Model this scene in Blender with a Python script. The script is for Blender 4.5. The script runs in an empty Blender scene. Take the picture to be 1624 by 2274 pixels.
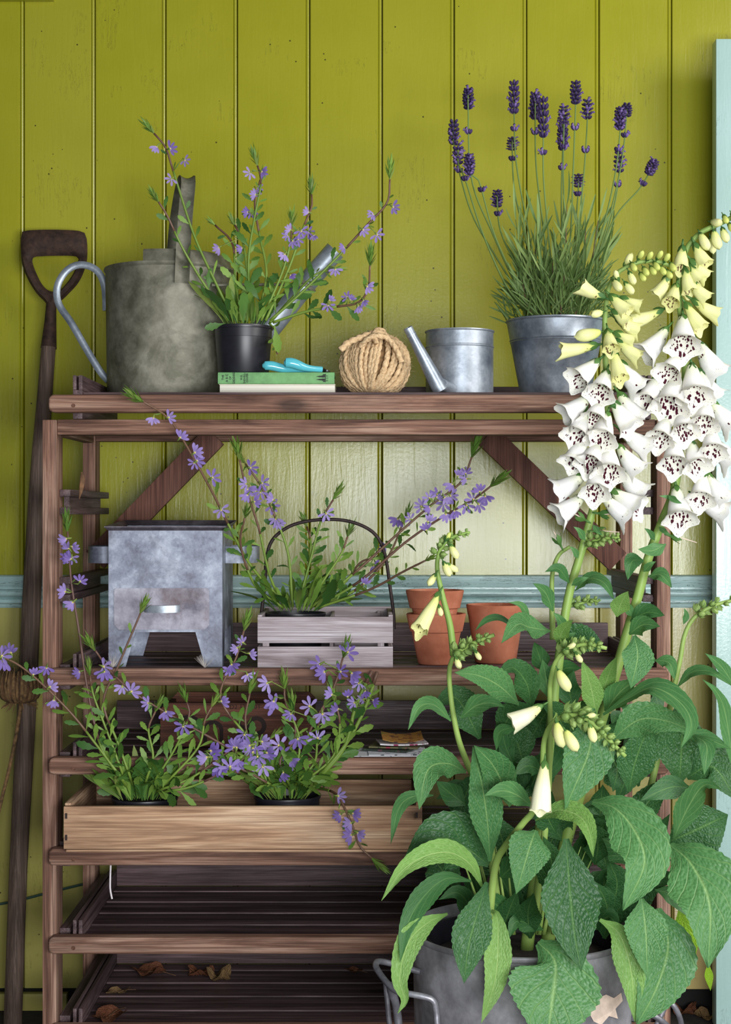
import bpy, bmesh, math, random
from mathutils import Vector, Matrix, Euler, Quaternion
V = Vector
PI = math.pi
S = bpy.context.scene
COL = S.collection
rnd = random.Random(7)

# ------------------------------------------------------------------ camera
F = 3500.0            # focal length in pixels of the 1624 x 2274 frame
EYE = 1.06            # lens height above the ground
cam = bpy.data.objects.new('camera', bpy.data.cameras.new('camera'))
COL.objects.link(cam); S.camera = cam
cam.data.sensor_fit = 'HORIZONTAL'; cam.data.sensor_width = 36.0
cam.data.lens = F / 1624.0 * 36.0
cam.data.clip_start = 0.05
cam.location = (0, 0, EYE); cam.rotation_euler = (PI / 2, 0, 0)

# ------------------------------------------------------------------ light
w = bpy.data.worlds.new('world'); S.world = w; w.use_nodes = True
bg = w.node_tree.nodes['Background']
bg.inputs[0].default_value = (0.80, 0.90, 1.0, 1); bg.inputs[1].default_value = 0.10

def area_light(name, loc, target, sx, sy, power, color):
    l = bpy.data.lights.new(name, 'AREA'); l.shape = 'RECTANGLE'; l.size = sx; l.size_y = sy
    l.energy = power; l.color = color
    o = bpy.data.objects.new(name, l); COL.objects.link(o); o.location = loc
    o.rotation_euler = (V(target) - V(loc)).to_track_quat('-Z', 'Y').to_euler()
    return o
# daylight through the open doorway behind the lens and a window to the right
area_light('daylight_doorway', (0.66, -0.25, 0.95), (0.64, 3.2, 0.98), 1.6, 0.62, 112, (0.95, 0.98, 1.0))
area_light('daylight_side_window', (2.3, 1.2, 2.15), (0.1, 3.1, 1.0), 1.2, 1.3, 62, (1.0, 0.98, 0.94))

S.view_settings.view_transform = 'Standard'; S.view_settings.look = 'None'
S.view_settings.gamma = 1.0; S.view_settings.use_curve_mapping = False
S.view_settings.exposure = 0.0

# ------------------------------------------------------------------ placing helpers
def P(px, py, d):
    """point at photo pixel (px, py) and distance d from the lens plane"""
    return V(((px - 812) / F * d, d, EYE - (py - 1137) / F * d))
def X(px, d): return (px - 812) / F * d
def Z(py, d): return EYE - (py - 1137) / F * d
def L(n, d): return n * d / F

def link(o): COL.objects.link(o); return o
def tag(o, label, cat, group=None):
    o['label'] = label; o['category'] = cat
    if group: o['group'] = group
    return o
def thing(name, loc, label, cat, group=None):
    o = link(bpy.data.objects.new(name, None)); o.location = loc
    o.empty_display_size = 0.02
    o['_loc'] = list(loc)
    return tag(o, label, cat, group)
def struct(o): o['kind'] = 'structure'; return o
ROOTLOC = {}
def set_parent(o, parent):
    if parent is None: return o
    o.parent = parent
    o.matrix_parent_inverse = world_of(parent).inverted()
    return o
def world_of(o):
    m = Matrix.LocRotScale(o.location, o.rotation_euler if o.rotation_mode != 'QUATERNION' else o.rotation_quaternion, o.scale)
    if o.parent: m = world_of(o.parent) @ o.matrix_parent_inverse @ m
    return m

class MB:
    """collects geometry in world space; build() links it as one mesh object"""
    def __init__(s): s.v = []; s.f = []; s.m = []; s.uv = []; s.hasuv = False
    def add(s, verts, faces, mi=0, uvs=None):
        b = len(s.v); s.v += [V(p) for p in verts]
        for f in faces:
            s.f.append([b + i for i in f]); s.m.append(mi)
            s.uv.append([uvs[i] for i in f] if uvs else None)
        if uvs: s.hasuv = True
        return s
    def box(s, x0, x1, y0, y1, z0, z1, mi=0, bev=0.0):
        bm = bmesh.new(); bmesh.ops.create_cube(bm, size=1.0)
        for v in bm.verts:
            v.co = V(((x0 + x1) / 2 + v.co.x * (x1 - x0), (y0 + y1) / 2 + v.co.y * (y1 - y0), (z0 + z1) / 2 + v.co.z * (z1 - z0)))
        if bev: bmesh.ops.bevel(bm, geom=bm.edges[:], offset=bev, segments=2, profile=0.6, affect='EDGES')
        s.bm(bm, mi); return s
    def bm(s, bm, mi=0):
        bm.verts.index_update()
        s.add([v.co.copy() for v in bm.verts], [[v.index for v in f.verts] for f in bm.faces], mi); bm.free(); return s
    def beam(s, a, b, wid, thk, up=V((0, -1, 0)), mi=0, bev=0.0):
        """bar from a to b, wid across, thk along the up direction"""
        a = V(a); b = V(b); t = (b - a).normalized(); n = (up - t * up.dot(t)).normalized(); c = t.cross(n)
        m = Matrix((c, n, t)).transposed().to_4x4(); m.translation = (a + b) / 2
        bm = bmesh.new(); bmesh.ops.create_cube(bm, size=1.0)
        for v in bm.verts: v.co = V((v.co.x * wid, v.co.y * thk, v.co.z * (b - a).length))
        if bev: bmesh.ops.bevel(bm, geom=bm.edges[:], offset=bev, segments=2, profile=0.6, affect='EDGES')
        bm.transform(m); s.bm(bm, mi); return s
    def tube(s, pts, rad, seg=8, mi=0, caps=True, closed=False, lobes=0, twist=0.0, lobe_amp=0.0, flat=1.0, flat_dir=None):
        pts = [V(p) for p in pts]; n = len(pts)
        if not hasattr(rad, '__len__'): rad = [rad] * n
        tang = []
        for i in range(n):
            a = pts[(i - 1) % n] if (closed or i > 0) else pts[0]
            b = pts[(i + 1) % n] if (closed or i < n - 1) else pts[-1]
            t = (b - a); tang.append(t.normalized() if t.length > 1e-9 else V((0, 0, 1)))
        ref = flat_dir if flat_dir is not None else (V((0, -1, 0)) if abs(tang[0].y) < 0.9 else V((0, 0, 1)))
        nn = (ref - tang[0] * ref.dot(tang[0])).normalized()
        base = len(s.v); dist = 0
        for i in range(n):
            if i: dist += (pts[i] - pts[i - 1]).length
            if flat_dir is not None: nn = flat_dir
            nn = (nn - tang[i] * nn.dot(tang[i]))
            nn = nn.normalized() if nn.length > 1e-6 else V((1, 0, 0))
            bb = tang[i].cross(nn)
            for k in range(seg):
                a = 2 * PI * k / seg; r = rad[i]
                if lobes: r *= 1 + lobe_amp * math.cos(lobes * (a - twist * dist))
                s.v.append(pts[i] + nn * (math.cos(a) * r * flat) + bb * (math.sin(a) * r))
        m = n if closed else n - 1
        for i in range(m):
            for k in range(seg):
                i2 = (i + 1) % n; k2 = (k + 1) % seg
                s.f.append([base + i * seg + k, base + i * seg + k2, base + i2 * seg + k2, base + i2 * seg + k]); s.m.append(mi); s.uv.append(None)
        if caps and not closed:
            s.f.append([base + k for k in range(seg)][::-1]); s.m.append(mi); s.uv.append(None)
            s.f.append([base + (n - 1) * seg + k for k in range(seg)]); s.m.append(mi); s.uv.append(None)
        return s
    def lathe(s, prof, c, seg=40, mi=0, a0=0.0, a1=2 * PI):
        c = V(c); full = abs(a1 - a0 - 2 * PI) < 1e-6; n = seg if full else seg + 1; base = len(s.v)
        for r, z in prof:
            for k in range(n):
                a = a0 + (a1 - a0) * k / seg
                s.v.append(c + V((math.cos(a) * r, math.sin(a) * r, z)))
        for i in range(len(prof) - 1):
            for k in range(seg):
                k2 = (k + 1) % n
                s.f.append([base + i * n + k, base + i * n + k2, base + (i + 1) * n + k2, base + (i + 1) * n + k]); s.m.append(mi); s.uv.append(None)
        return s
    def disc(s, c, r, seg=32, mi=0, up=True):
        c = V(c); vs = [c + V((math.cos(2 * PI * k / seg) * r, math.sin(2 * PI * k / seg) * r, 0)) for k in range(seg)]
        s.add(vs, [list(range(seg)) if up else list(range(seg))[::-1]], mi); return s
    def extrude_xz(s, poly, y0, y1, mi=0):
        """polygon in x,z pushed from y0 to y1"""
        n = len(poly); vs = [V((x, y0, z)) for x, z in poly] + [V((x, y1, z)) for x, z in poly]
        area = sum(poly[i][0] * poly[(i + 1) % n][1] - poly[(i + 1) % n][0] * poly[i][1] for i in range(n))
        fs = [list(range(n)), list(range(2 * n - 1, n - 1, -1))] + [[i, n + i, n + (i + 1) % n, (i + 1) % n] for i in range(n)]
        if area < 0: fs = [f[::-1] for f in fs]
        s.add(vs, fs, mi); return s
    def mesh(s, name, mats, smooth=True, origin=None, sharp=38):
        c = V(origin) if origin is not None else V((0, 0, 0))
        me = bpy.data.meshes.new(name)
        me.from_pydata([p - c for p in s.v], [], s.f)
        for m in (mats if isinstance(mats, (list, tuple)) else [mats]): me.materials.append(m)
        for i, p in enumerate(me.polygons): p.material_index = s.m[i]; p.use_smooth = smooth
        if s.hasuv:
            ul = me.uv_layers.new(name='UVMap'); k = 0
            for fi, f in enumerate(s.f):
                for j in range(len(f)):
                    ul.data[k].uv = s.uv[fi][j] if s.uv[fi] else (0, 0); k += 1
        me.validate(); 
        if smooth and sharp: me.set_sharp_from_angle(angle=math.radians(sharp))
        return me
    def build(s, name, mats, parent=None, smooth=True, sharp=38):
        lo = V((min(p.x for p in s.v), min(p.y for p in s.v), min(p.z for p in s.v)))
        hi = V((max(p.x for p in s.v), max(p.y for p in s.v), max(p.z for p in s.v)))
        c = (lo + hi) / 2
        o = link(bpy.data.objects.new(name, s.mesh(name, mats, smooth, c, sharp))); o.location = c
        return set_parent(o, parent)

def inst(name, me, parent, m):
    o = link(bpy.data.objects.new(name, me))
    o.matrix_world = m
    if parent is not None:
        o.parent = parent; o.matrix_parent_inverse = world_of(parent).inverted()
        loc, q, sc = m.decompose(); o.location = loc; o.rotation_euler = q.to_euler(); o.scale = sc
    return o

def spline(pts, n):
    """Catmull-Rom through pts, n samples"""
    pts = [V(p) for p in pts]
    if len(pts) == 2: return [pts[0].lerp(pts[1], i / (n - 1)) for i in range(n)]
    q = [pts[0] * 2 - pts[1]] + pts + [pts[-1] * 2 - pts[-2]]
    seglen = [(pts[i + 1] - pts[i]).length for i in range(len(pts) - 1)]; tot = sum(seglen); out = []
    for i in range(n):
        s = tot * i / (n - 1); k = 0
        while k < len(seglen) - 1 and s > seglen[k]: s -= seglen[k]; k += 1
        t = min(1, s / max(seglen[k], 1e-9)); a, b, c, d = q[k:k + 4]
        out.append(0.5 * ((2 * b) + (c - a) * t + (2 * a - 5 * b + 4 * c - d) * t * t + (3 * b - a - 3 * c + d) * t ** 3))
    return out

# ------------------------------------------------------------------ materials
def lin(c):
    return tuple(((x / 255) / 12.92 if x / 255 <= 0.04045 else ((x / 255 + 0.055) / 1.055) ** 2.4) for x in c) + (1,)
class NT:
    def __init__(s, name):
        s.m = bpy.data.materials.new(name); s.m.use_nodes = True; s.t = s.m.node_tree
        s.b = s.t.nodes['Principled BSDF']; s.out = s.t.nodes['Material Output']
    def n(s, typ, **kw):
        nd = s.t.nodes.new(typ)
        for k, v in kw.items():
            if k.startswith('i_'):
                key = k[2:]; key = int(key) if key.isdigit() else key.replace('_', ' ')
                s.put(nd.inputs[key], v)
            else: setattr(nd, k, v)
        return nd
    def put(s, sock, v):
        if isinstance(v, bpy.types.NodeSocket): s.t.links.new(v, sock)
        elif isinstance(v, bpy.types.Node): s.t.links.new(v.outputs[0], sock)
        else: sock.default_value = v
    def coord(s, offset=True, kind='Object'):
        tc = s.n('ShaderNodeTexCoord').outputs[kind]
        if not offset: return tc
        oi = s.n('ShaderNodeObjectInfo')
        mul = s.n('ShaderNodeMath', operation='MULTIPLY', i_0=oi.outputs['Random'], i_1=37.0)
        return s.n('ShaderNodeVectorMath', operation='ADD', i_0=tc, i_1=mul).outputs[0]
    def noise(s, vec, scale, detail=4, rough=0.55, dist=0.0):
        return s.n('ShaderNodeTexNoise', i_Vector=vec, i_Scale=scale, i_Detail=detail, i_Roughness=rough, i_Distortion=dist).outputs['Fac']
    def mapping(s, vec, scale): return s.n('ShaderNodeMapping', i_Vector=vec, i_Scale=scale).outputs[0]
    def ramp(s, fac, stops):
        r = s.n('ShaderNodeValToRGB', i_Fac=fac); e = r.color_ramp.elements
        while len(e) < len(stops): e.new(0.5)
        for el, (p, c) in zip(e, stops):
            el.position = p; el.color = c if len(c) == 4 else lin(c)
        return r.outputs['Color']
    def rng(s, fac, a, b, c=0.0, d=1.0): return s.n('ShaderNodeMapRange', i_0=fac, i_1=a, i_2=b, i_3=c, i_4=d).outputs[0]
    def mix(s, fac, a, b, mode='MIX'):
        nd = s.n('ShaderNodeMix', data_type='RGBA', blend_type=mode); s.put(nd.inputs[0], fac)
        s.put(nd.inputs[6], lin(a) if isinstance(a, tuple) and len(a) == 3 else a); s.put(nd.inputs[7], lin(b) if isinstance(b, tuple) and len(b) == 3 else b)
        return nd.outputs[2]
    def math(s, op, a, b=0.0, clamp=False): return s.n('ShaderNodeMath', operation=op, i_0=a, i_1=b, use_clamp=clamp).outputs[0]
    def bump(s, h, strength=0.3, dist=0.002, normal=None):
        b = s.n('ShaderNodeBump', i_Height=h, i_Strength=strength, i_Distance=dist)
        if normal is not None: s.put(b.inputs['Normal'], normal)
        return b.outputs[0]
    def fin(s, color, rough=0.6, metal=0.0, normal=None, spec=None):
        s.put(s.b.inputs['Base Color'], lin(color) if isinstance(color, tuple) and len(color) == 3 else color)
        s.put(s.b.inputs['Roughness'], rough); s.put(s.b.inputs['Metallic'], metal)
        if normal is not None: s.put(s.b.inputs['Normal'], normal)
        if spec is not None: s.b.inputs['Specular IOR Level'].default_value = spec
        return s.m
    def translucent(s, color, fac):
        tr = s.n('ShaderNodeBsdfTranslucent'); s.put(tr.inputs[0], lin(color) if isinstance(color, tuple) and len(color) == 3 else color)
        mx = s.n('ShaderNodeMixShader', i_0=fac, i_1=s.b.outputs[0], i_2=tr.outputs[0])
        s.t.links.new(mx.outputs[0], s.out.inputs[0]); return s.m

def wood(name, axis, dark, mid, light, stain=0.5, rough=0.7, grain=1.0, gloss=0.4, blot=(40, 28, 22)):
    t = NT(name); c = t.coord()
    sc = [55 * grain] * 3; sc[axis] = 3.0
    n1 = t.noise(t.mapping(c, sc), 1.0, 6, 0.6, 0.8)
    sc2 = [300 * grain] * 3; sc2[axis] = 5.0
    n2 = t.noise(t.mapping(c, sc2), 1.0, 3, 0.6)
    sc3 = [16.0] * 3; sc3[axis] = 5.0
    n3 = t.noise(t.mapping(c, sc3), 1.0, 5, 0.65)
    col = t.ramp(n1, [(0.32, dark), (0.48, mid), (0.68, light)])
    col = t.mix(t.rng(n2, 0.42, 0.70, 0, 0.6), col, dark)
    col = t.mix(t.rng(n3, 0.52, 0.78, 0, stain), col, blot)
    sc4 = [700 * grain] * 3; sc4[axis] = 7.0
    n4 = t.noise(t.mapping(c, sc4), 1.0, 2, 0.5, 0.3)
    col = t.mix(t.rng(n4, 0.50, 0.62, 0, 0.55), col, dark)
    sck = [11.0] * 3; sck[axis] = 4.2
    kv = t.n('ShaderNodeTexVoronoi', i_Vector=t.mapping(c, sck), i_Scale=1.0)
    gate = t.math('GREATER_THAN', t.n('ShaderNodeSeparateColor', i_0=kv.outputs['Color']).outputs[0], 0.62)
    knot = t.math('MULTIPLY', t.rng(kv.outputs['Distance'], 0.07, 0.16, 1, 0), gate)
    col = t.mix(t.math('MULTIPLY', knot, 0.75), col, tuple(x * 0.55 for x in dark))
    h = t.math('SUBTRACT', t.math('ADD', t.math('MULTIPLY', n1, 0.5), t.math('MULTIPLY', n2, 0.5)), t.math('MULTIPLY', t.rng(n4, 0.5, 0.62), 0.35))
    return t.fin(col, rough, 0, t.bump(h, 0.5, 0.0015), gloss)
AX, AY, AZ = 0, 1, 2
_woods = {}
def rackwood(axis):
    if ('r', axis) not in _woods:
        _woods['r', axis] = wood('rack_wood_%d' % axis, axis, (70, 44, 34), (136, 98, 80), (184, 150, 130), 0.55)
    return _woods['r', axis]
def traywood(axis):
    if ('t', axis) not in _woods:
        _woods['t', axis] = wood('tray_wood_%d' % axis, axis, (52, 37, 38), (86, 66, 68), (122, 100, 102), 0.5, 0.5)
    return _woods['t', axis]

def paint(name, base, alt, pale, speck=True, axis=2, peel=None, rough=0.27, bumps=0.28, fade=0.35, crk=(0.004, 0.58)):
    t = NT(name); c = t.coord()
    n1 = t.noise(c, 5.0, 5, 0.6); n2 = t.noise(c, 1.6, 3, 0.5)
    col = t.mix(t.rng(n1, 0.35, 0.7), base, alt)
    col = t.mix(t.rng(n2, 0.45, 0.75, 0, fade), col, pale)
    sc = [70.0] * 3; sc[axis] = 6.0
    gr = t.noise(t.mapping(c, sc), 1.0, 5, 0.6, 1.2)
    fine = t.noise(c, 160, 4, 0.6)
    h = t.math('ADD', t.math('MULTIPLY', gr, 0.8), t.math('MULTIPLY', fine, 0.35))
    if speck:
        vo = t.n('ShaderNodeTexVoronoi', i_Vector=c, i_Scale=34.0, i_Randomness=1.0)
        gate = t.math('GREATER_THAN', t.noise(c, 7.0, 2), 0.53)
        dot = t.math('MULTIPLY', t.math('LESS_THAN', vo.outputs['Distance'], 0.062), gate)
        col = t.mix(t.math('MULTIPLY', dot, 0.85), col, (32, 30, 12))
    sc = [38.0] * 3; sc[axis] = 3.0
    cr = t.noise(t.mapping(c, sc), 1.0, 6, 0.7, 2.0)
    crack = t.math('MULTIPLY', t.math('LESS_THAN', t.math('ABSOLUTE', t.math('SUBTRACT', cr, 0.5)), crk[0]), t.math('GREATER_THAN', n1, crk[1]))
    col = t.mix(t.math('MULTIPLY', crack, 0.6), col, (44, 44, 30))
    if peel:
        pn = t.noise(t.mapping(c, [14.0 if k != axis else 3.0 for k in range(3)]), 1.0, 7, 0.7)
        pm = t.math('GREATER_THAN', pn, peel[1]); col = t.mix(pm, col, peel[0]); h = t.math('SUBTRACT', h, t.math('MULTIPLY', pm, 0.8))
    return t.fin(col, rough, 0, t.bump(h, bumps, 0.002), 0.6)

def metal(name, base, dark, light, stain=None, rough=0.48, metallic=0.55, spangle=190, stain_amt=0.5, spw=0.05):
    t = NT(name); c = t.coord()
    vo = t.n('ShaderNodeTexVoronoi', i_Vector=c, i_Scale=spangle)
    sp = t.n('ShaderNodeSeparateColor', i_0=vo.outputs['Color']).outputs[0]
    n1 = t.noise(c, 14, 6, 0.65); n2 = t.noise(c, 60, 4, 0.7)
    f = t.math('ADD', t.math('MULTIPLY', sp, spw), t.math('MULTIPLY', n1, 0.92))
    col = t.ramp(f, [(0.33, dark), (0.5, base), (0.68, light)])
    col = t.mix(t.rng(n2, 0.5, 0.8, 0, 0.35), col, dark)
    if stain:
        n3 = t.noise(c, 9, 8, 0.72, 0.6)
        col = t.mix(t.rng(n3, 0.5, 0.66, 0, stain_amt), col, stain)
    r = t.rng(n1, 0.3, 0.8, rough - 0.1, rough + 0.15)
    return t.fin(col, r, metallic, t.bump(t.math('ADD', n2, t.math('MULTIPLY', n1, 2.0)), 0.12, 0.002))

def plain(name, c, rough=0.5, metal=0.0, var=0.15, scale=30, spec=None, bump=0.0):
    t = NT(name); v = t.coord(); n = t.noise(v, scale, 5, 0.6)
    dk = tuple(x * (1 - var * 1.5) for x in c); lt = tuple(min(255, x * (1 + var)) for x in c)
    col = t.ramp(n, [(0.25, dk), (0.75, lt)])
    return t.fin(col, rough, metal, t.bump(n, bump, 0.002) if bump else None, spec)

def leafmat(name, c, c2, vein, trans=0.3, nlat=7.0, quilt=0.6, rough=0.45):
    """leaf blade: UV u in -1..1 across, v 0..1 along"""
    t = NT(name); uv = t.n('ShaderNodeTexCoord').outputs['UV']; oc = t.coord()
    sx = t.n('ShaderNodeSeparateXYZ', i_0=uv); u = sx.outputs[0]; v = sx.outputs[1]
    au = t.math('ABSOLUTE', u)
    mid = t.rng(au, 0.0, 0.07, 1, 0)
    ph = t.math('SUBTRACT', t.math('MULTIPLY', v, nlat), t.math('MULTIPLY', t.math('POWER', au, 0.8), 2.6))
    wav = t.noise(oc, 40, 2); ph = t.math('ADD', ph, t.math('MULTIPLY', wav, 0.35))
    fr = t.math('ABSOLUTE', t.math('SUBTRACT', t.math('FRACT', ph), 0.5))
    lat = t.rng(fr, 0.0, 0.09, 1, 0)
    cv = t.n('ShaderNodeCombineXYZ', i_0=t.math('MULTIPLY', u, 3.2), i_1=t.math('MULTIPLY', v, nlat * 1.4))
    vo = t.n('ShaderNodeTexVoronoi', feature='DISTANCE_TO_EDGE', i_Vector=cv, i_Scale=3.3)
    net = t.rng(vo.outputs['Distance'], 0.0, 0.07, 1, 0)
    dome = t.n('ShaderNodeTexVoronoi', feature='SMOOTH_F1', i_Vector=cv, i_Scale=3.3, i_Smoothness=0.3)
    veins = t.math('MAXIMUM', t.math('MAXIMUM', mid, t.math('MULTIPLY', lat, 0.6)), t.math('MULTIPLY', net, 0.22))
    n = t.noise(oc, 22, 4); oi = t.n('ShaderNodeObjectInfo').outputs['Random']
    col = t.mix(t.math('ADD', t.math('MULTIPLY', n, 0.7), t.math('MULTIPLY', oi, 0.35)), c, c2)
    col = t.mix(t.math('MULTIPLY', veins, 0.62), col, vein)
    h = t.math('SUBTRACT', t.math('MULTIPLY', t.rng(dome.outputs['Distance'], 0.0, 0.75, 1, 0), 0.8), t.math('MULTIPLY', t.math('MAXIMUM', mid, lat), 0.8))
    t.fin(col, rough, 0, t.bump(h, quilt, 0.004), 0.35)
    return t.translucent(t.mix(0.35, col, (120, 170, 40)), trans)

def simpleleaf(name, c, c2, trans=0.3, rough=0.45):
    t = NT(name); oi = t.n('ShaderNodeObjectInfo').outputs['Random']; n = t.noise(t.coord(), 60, 3)
    col = t.mix(t.math('ADD', t.math('MULTIPLY', n, 0.4), t.math('MULTIPLY', oi, 0.7), True), c, c2)
    t.fin(col, rough, 0, t.bump(n, 0.2, 0.001), 0.35)
    return t.translucent(t.mix(0.3, col, (130, 180, 40)), trans)
# ================================================================== the setting
WALL = 3.36
M_wall = paint('olive_green_paint', (144, 143, 24), (152, 150, 32), (162, 158, 58))
M_wall_low = paint('faded_olive_paint', (168, 160, 86), (160, 152, 76), (184, 174, 112))
M_teal = paint('pale_teal_paint', (176, 204, 202), (164, 194, 192), (198, 216, 214), speck=False, axis=0, peel=((84, 112, 108), 0.72), bumps=0.6, crk=(0.009, 0.46))
M_door = paint('pale_blue_green_paint', (152, 182, 174), (164, 192, 188), (182, 206, 204), speck=False, axis=2, peel=((120, 70, 66), 0.80), bumps=0.5)
M_cream = paint('cream_paint', (190, 170, 112), (180, 160, 104), (205, 188, 140), speck=False, axis=0, peel=((70, 56, 40), 0.72))
M_soil = plain('dark_earth', (30, 25, 21), 0.95, 0, 0.4, 60, bump=0.8)
M_dark = plain('black_gap', (16, 14, 12), 0.9)

floor = struct(MB().box(-2.4, 2.4, -0.8, 3.6, -0.06, 0.0).build('floor', M_soil))
wall = link(bpy.data.objects.new('wall_back', MB().box(-2.2, 2.2, WALL + 0.022, WALL + 0.12, -0.02, 2.7).mesh('wall_back', M_dark, False)))
struct(wall)
seams = [-107 - 160.4, -107, 53, 211, 368, 527, 688, 849, 1009, 1170, 1331, 1492, 1652, 1812, 1972]
def plank_mesh(wd, z0, z1, m, name):
    # tongue-and-groove board: flat face, small V, half-round bead, gap
    t = 0.022; prof = [(0.0010, t), (0.0010, 0.0016), (0.0026, 0.0)]
    bx = wd - 0.0080
    prof += [(bx - 0.002, 0.0), (bx, 0.0022)]
    for k in range(6):
        a = PI - PI * k / 5; prof.append((bx + 0.0035 + 0.0035 * math.cos(a), 0.0022 - 0.0030 * math.sin(a)))
    prof += [(wd - 0.0012, t)]
    mb = MB(); n = len(prof)
    for z in (z0, z1):
        for x, y in prof: mb.v.append(V((x, y, z)))
    for i in range(n - 1):
        mb.f.append([i, i + 1, n + i + 1, n + i]); mb.m.append(0); mb.uv.append(None)
    mb.f.append(list(range(n))[::-1]); mb.m.append(0); mb.uv.append(None)
    mb.f.append(list(range(n, 2 * n))); mb.m.append(0); mb.uv.append(None)
    return mb.mesh(name, m, True, None, 30)
DADO_T, DADO_B = 0.926, 0.856
def planks(z0, z1, m, name):
    me = plank_mesh(0.1539, z0, z1, m, name)
    for k in range(len(seams) - 1):
        o = link(bpy.data.objects.new('plank', me))
        o.location = (X(seams[k], WALL), WALL + rnd.uniform(-0.0006, 0.0006), 0)
        o.scale.x = (X(seams[k + 1], WALL) - X(seams[k], WALL)) / 0.1539
        set_parent(o, wall)
planks(DADO_T - 0.02, 2.62, M_wall, 'upper_plank')
planks(0.045, DADO_B + 0.02, M_wall_low, 'lower_plank')
def xprof(prof, x0, x1, m, name):
    """moulding: profile of (y, z) run along x"""
    mb = MB(); n = len(prof)
    for x in (x0, x1):
        for y, z in prof: mb.v.append(V((x, y, z)))
    for i in range(n):
        j = (i + 1) % n; mb.f.append([i, j, n + j, n + i][::-1]); mb.m.append(0); mb.uv.append(None)
    mb.f.append(list(range(n))); mb.m.append(0); mb.uv.append(None)
    mb.f.append(list(range(n, 2 * n))[::-1]); mb.m.append(0); mb.uv.append(None)
    return mb.build(name, m)
pr = [(0.008, 0.926), (-0.018, 0.926), (-0.022, 0.923), (-0.020, 0.905), (-0.016, 0.900), (-0.016, 0.896)]
for k in range(7):
    a = PI / 2 + PI * k / 6; pr.append((-0.014 + 0.010 * math.cos(a), 0.888 + 0.008 * math.sin(a)))
pr += [(-0.011, 0.878)]
for k in range(7):
    a = PI / 2 + PI * k / 6; pr.append((-0.008 + 0.007 * math.cos(a), 0.870 + 0.006 * math.sin(a)))
pr += [(-0.006, 0.8585), (-0.004, 0.856), (0.008, 0.856)]
struct(xprof([(WALL + y, z) for y, z in pr], -1.2, 0.74, M_teal, 'trim_1'))
struct(MB().box(X(1495, WALL), X(1600, WALL), WALL - 0.016, WALL + 0.01, Z(2192, WALL), Z(2010, WALL), bev=0.002).build('trim_2', M_cream))
struct(MB().box(-0.9, X(121, WALL), WALL - 0.02, WALL + 0.01, Z(4, WALL), Z(-60, WALL), bev=0.002).build('trim_3', M_wall))
struct(MB().box(-0.9, X(150, WALL), WALL - 0.012, WALL + 0.01, 0.0, Z(2204, WALL), bev=0.002).build('baseboard_left', M_wall_low))

# painted door panel standing against the wall at the right
dd = 3.20
t = thing('painted_door', (X(1625, dd), dd + 0.018, 0), 'pale blue-green painted wooden door standing ajar beside the rack, paint flaking at its foot', 'door')
x0 = X(1591, dd)
MB().box(x0, x0 + 0.085, dd, dd + 0.038, 0.012, Z(86, dd), bev=0.002).build('stile', M_door, t)
MB().box(x0 + 0.0855, x0 + 0.62, dd, dd + 0.038, Z(86, dd) - 0.11, Z(86, dd), bev=0.002).build('top_rail', M_door, t)
MB().box(x0 + 0.0855, x0 + 0.62, dd, dd + 0.038, 0.012, 0.20, bev=0.002).build('bottom_rail', M_door, t)
MB().box(x0 + 0.0855, x0 + 0.62, dd + 0.012, dd + 0.026, 0.2005, Z(86, dd) - 0.1105, bev=0.001).build('panel', M_door, t)
MB().box(x0 + 0.6205, x0 + 0.70, dd, dd + 0.038, 0.012, Z(86, dd), bev=0.002).build('stile', M_door, t)

# thin cord fixed along the foot of the wall
tag(MB().tube([P(-40, 2015, 3.345), P(20, 2004, 3.345), P(60, 1995, 3.345), P(110, 1982, 3.345), P(150, 1972, 3.345), P(200, 1960, 3.345), P(330, 1935, 3.345)], 0.0028, 6)
    .build('garden_cord', plain('teal_cord', (52, 78, 66), 0.6)), 'thin grey-green cord slung along the foot of the green wall', 'cord')

# ================================================================== the rack
FR = 2.80
XL, XR = X(94, FR), X(1490, FR)
PW = 0.025
rack = thing('wooden_rack', ((XL + XR) / 2, 3.0, 0), 'tall weathered wooden tray rack with runners against the green wall', 'rack')
RT = Z(932, FR)
for x in (XL, XR - PW):
    MB().box(x, x + PW, FR, FR + 0.06, 0.0, RT - (0 if x < 0 else 0), bev=0.002).build('post', rackwood(AZ), rack)
    MB().box(x, x + PW, 3.20, 3.26, 0.0, 1.236, bev=0.002).build('post', rackwood(AZ), rack)
MB().box(XL + PW + 0.0005, XR - PW - 0.0005, FR + 0.004, FR + 0.05, Z(965, FR), Z(931, FR), bev=0.0025).build('top_rail', rackwood(AX), rack)
MB().box(XL + PW + 0.0005, XR - PW - 0.0005, 3.205, 3.245, 1.204, 1.234, bev=0.002).build('top_rail', rackwood(AX), rack)
for x in (XL, XR - PW):
    MB().box(x + 0.002, x + PW - 0.002, FR + 0.0605, 3.1995, 1.200, 1.2245, bev=0.002).build('side_rail', rackwood(AY), rack)
M_brace = wood('brace_wood', AZ, (66, 36, 28), (104, 64, 50), (128, 86, 70), 0.4)
bw = L(54, 3.19)
MB().beam(P(478, 968, 3.192), P(212, 1243, 3.192), bw, 0.018, bev=0.001).build('brace', M_brace, rack)
MB().beam(P(1082, 968, 3.192), P(1372, 1247, 3.192), bw, 0.018, bev=0.001).build('brace', M_brace, rack)
BAR = [0.784, 0.627, 0.467, 0.311, 0.154]
SLOT = [1.098, 0.941] + BAR
M_screw = plain('rusty_screw', (96, 66, 52), 0.6, 0.6, 0.3, 300)
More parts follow.
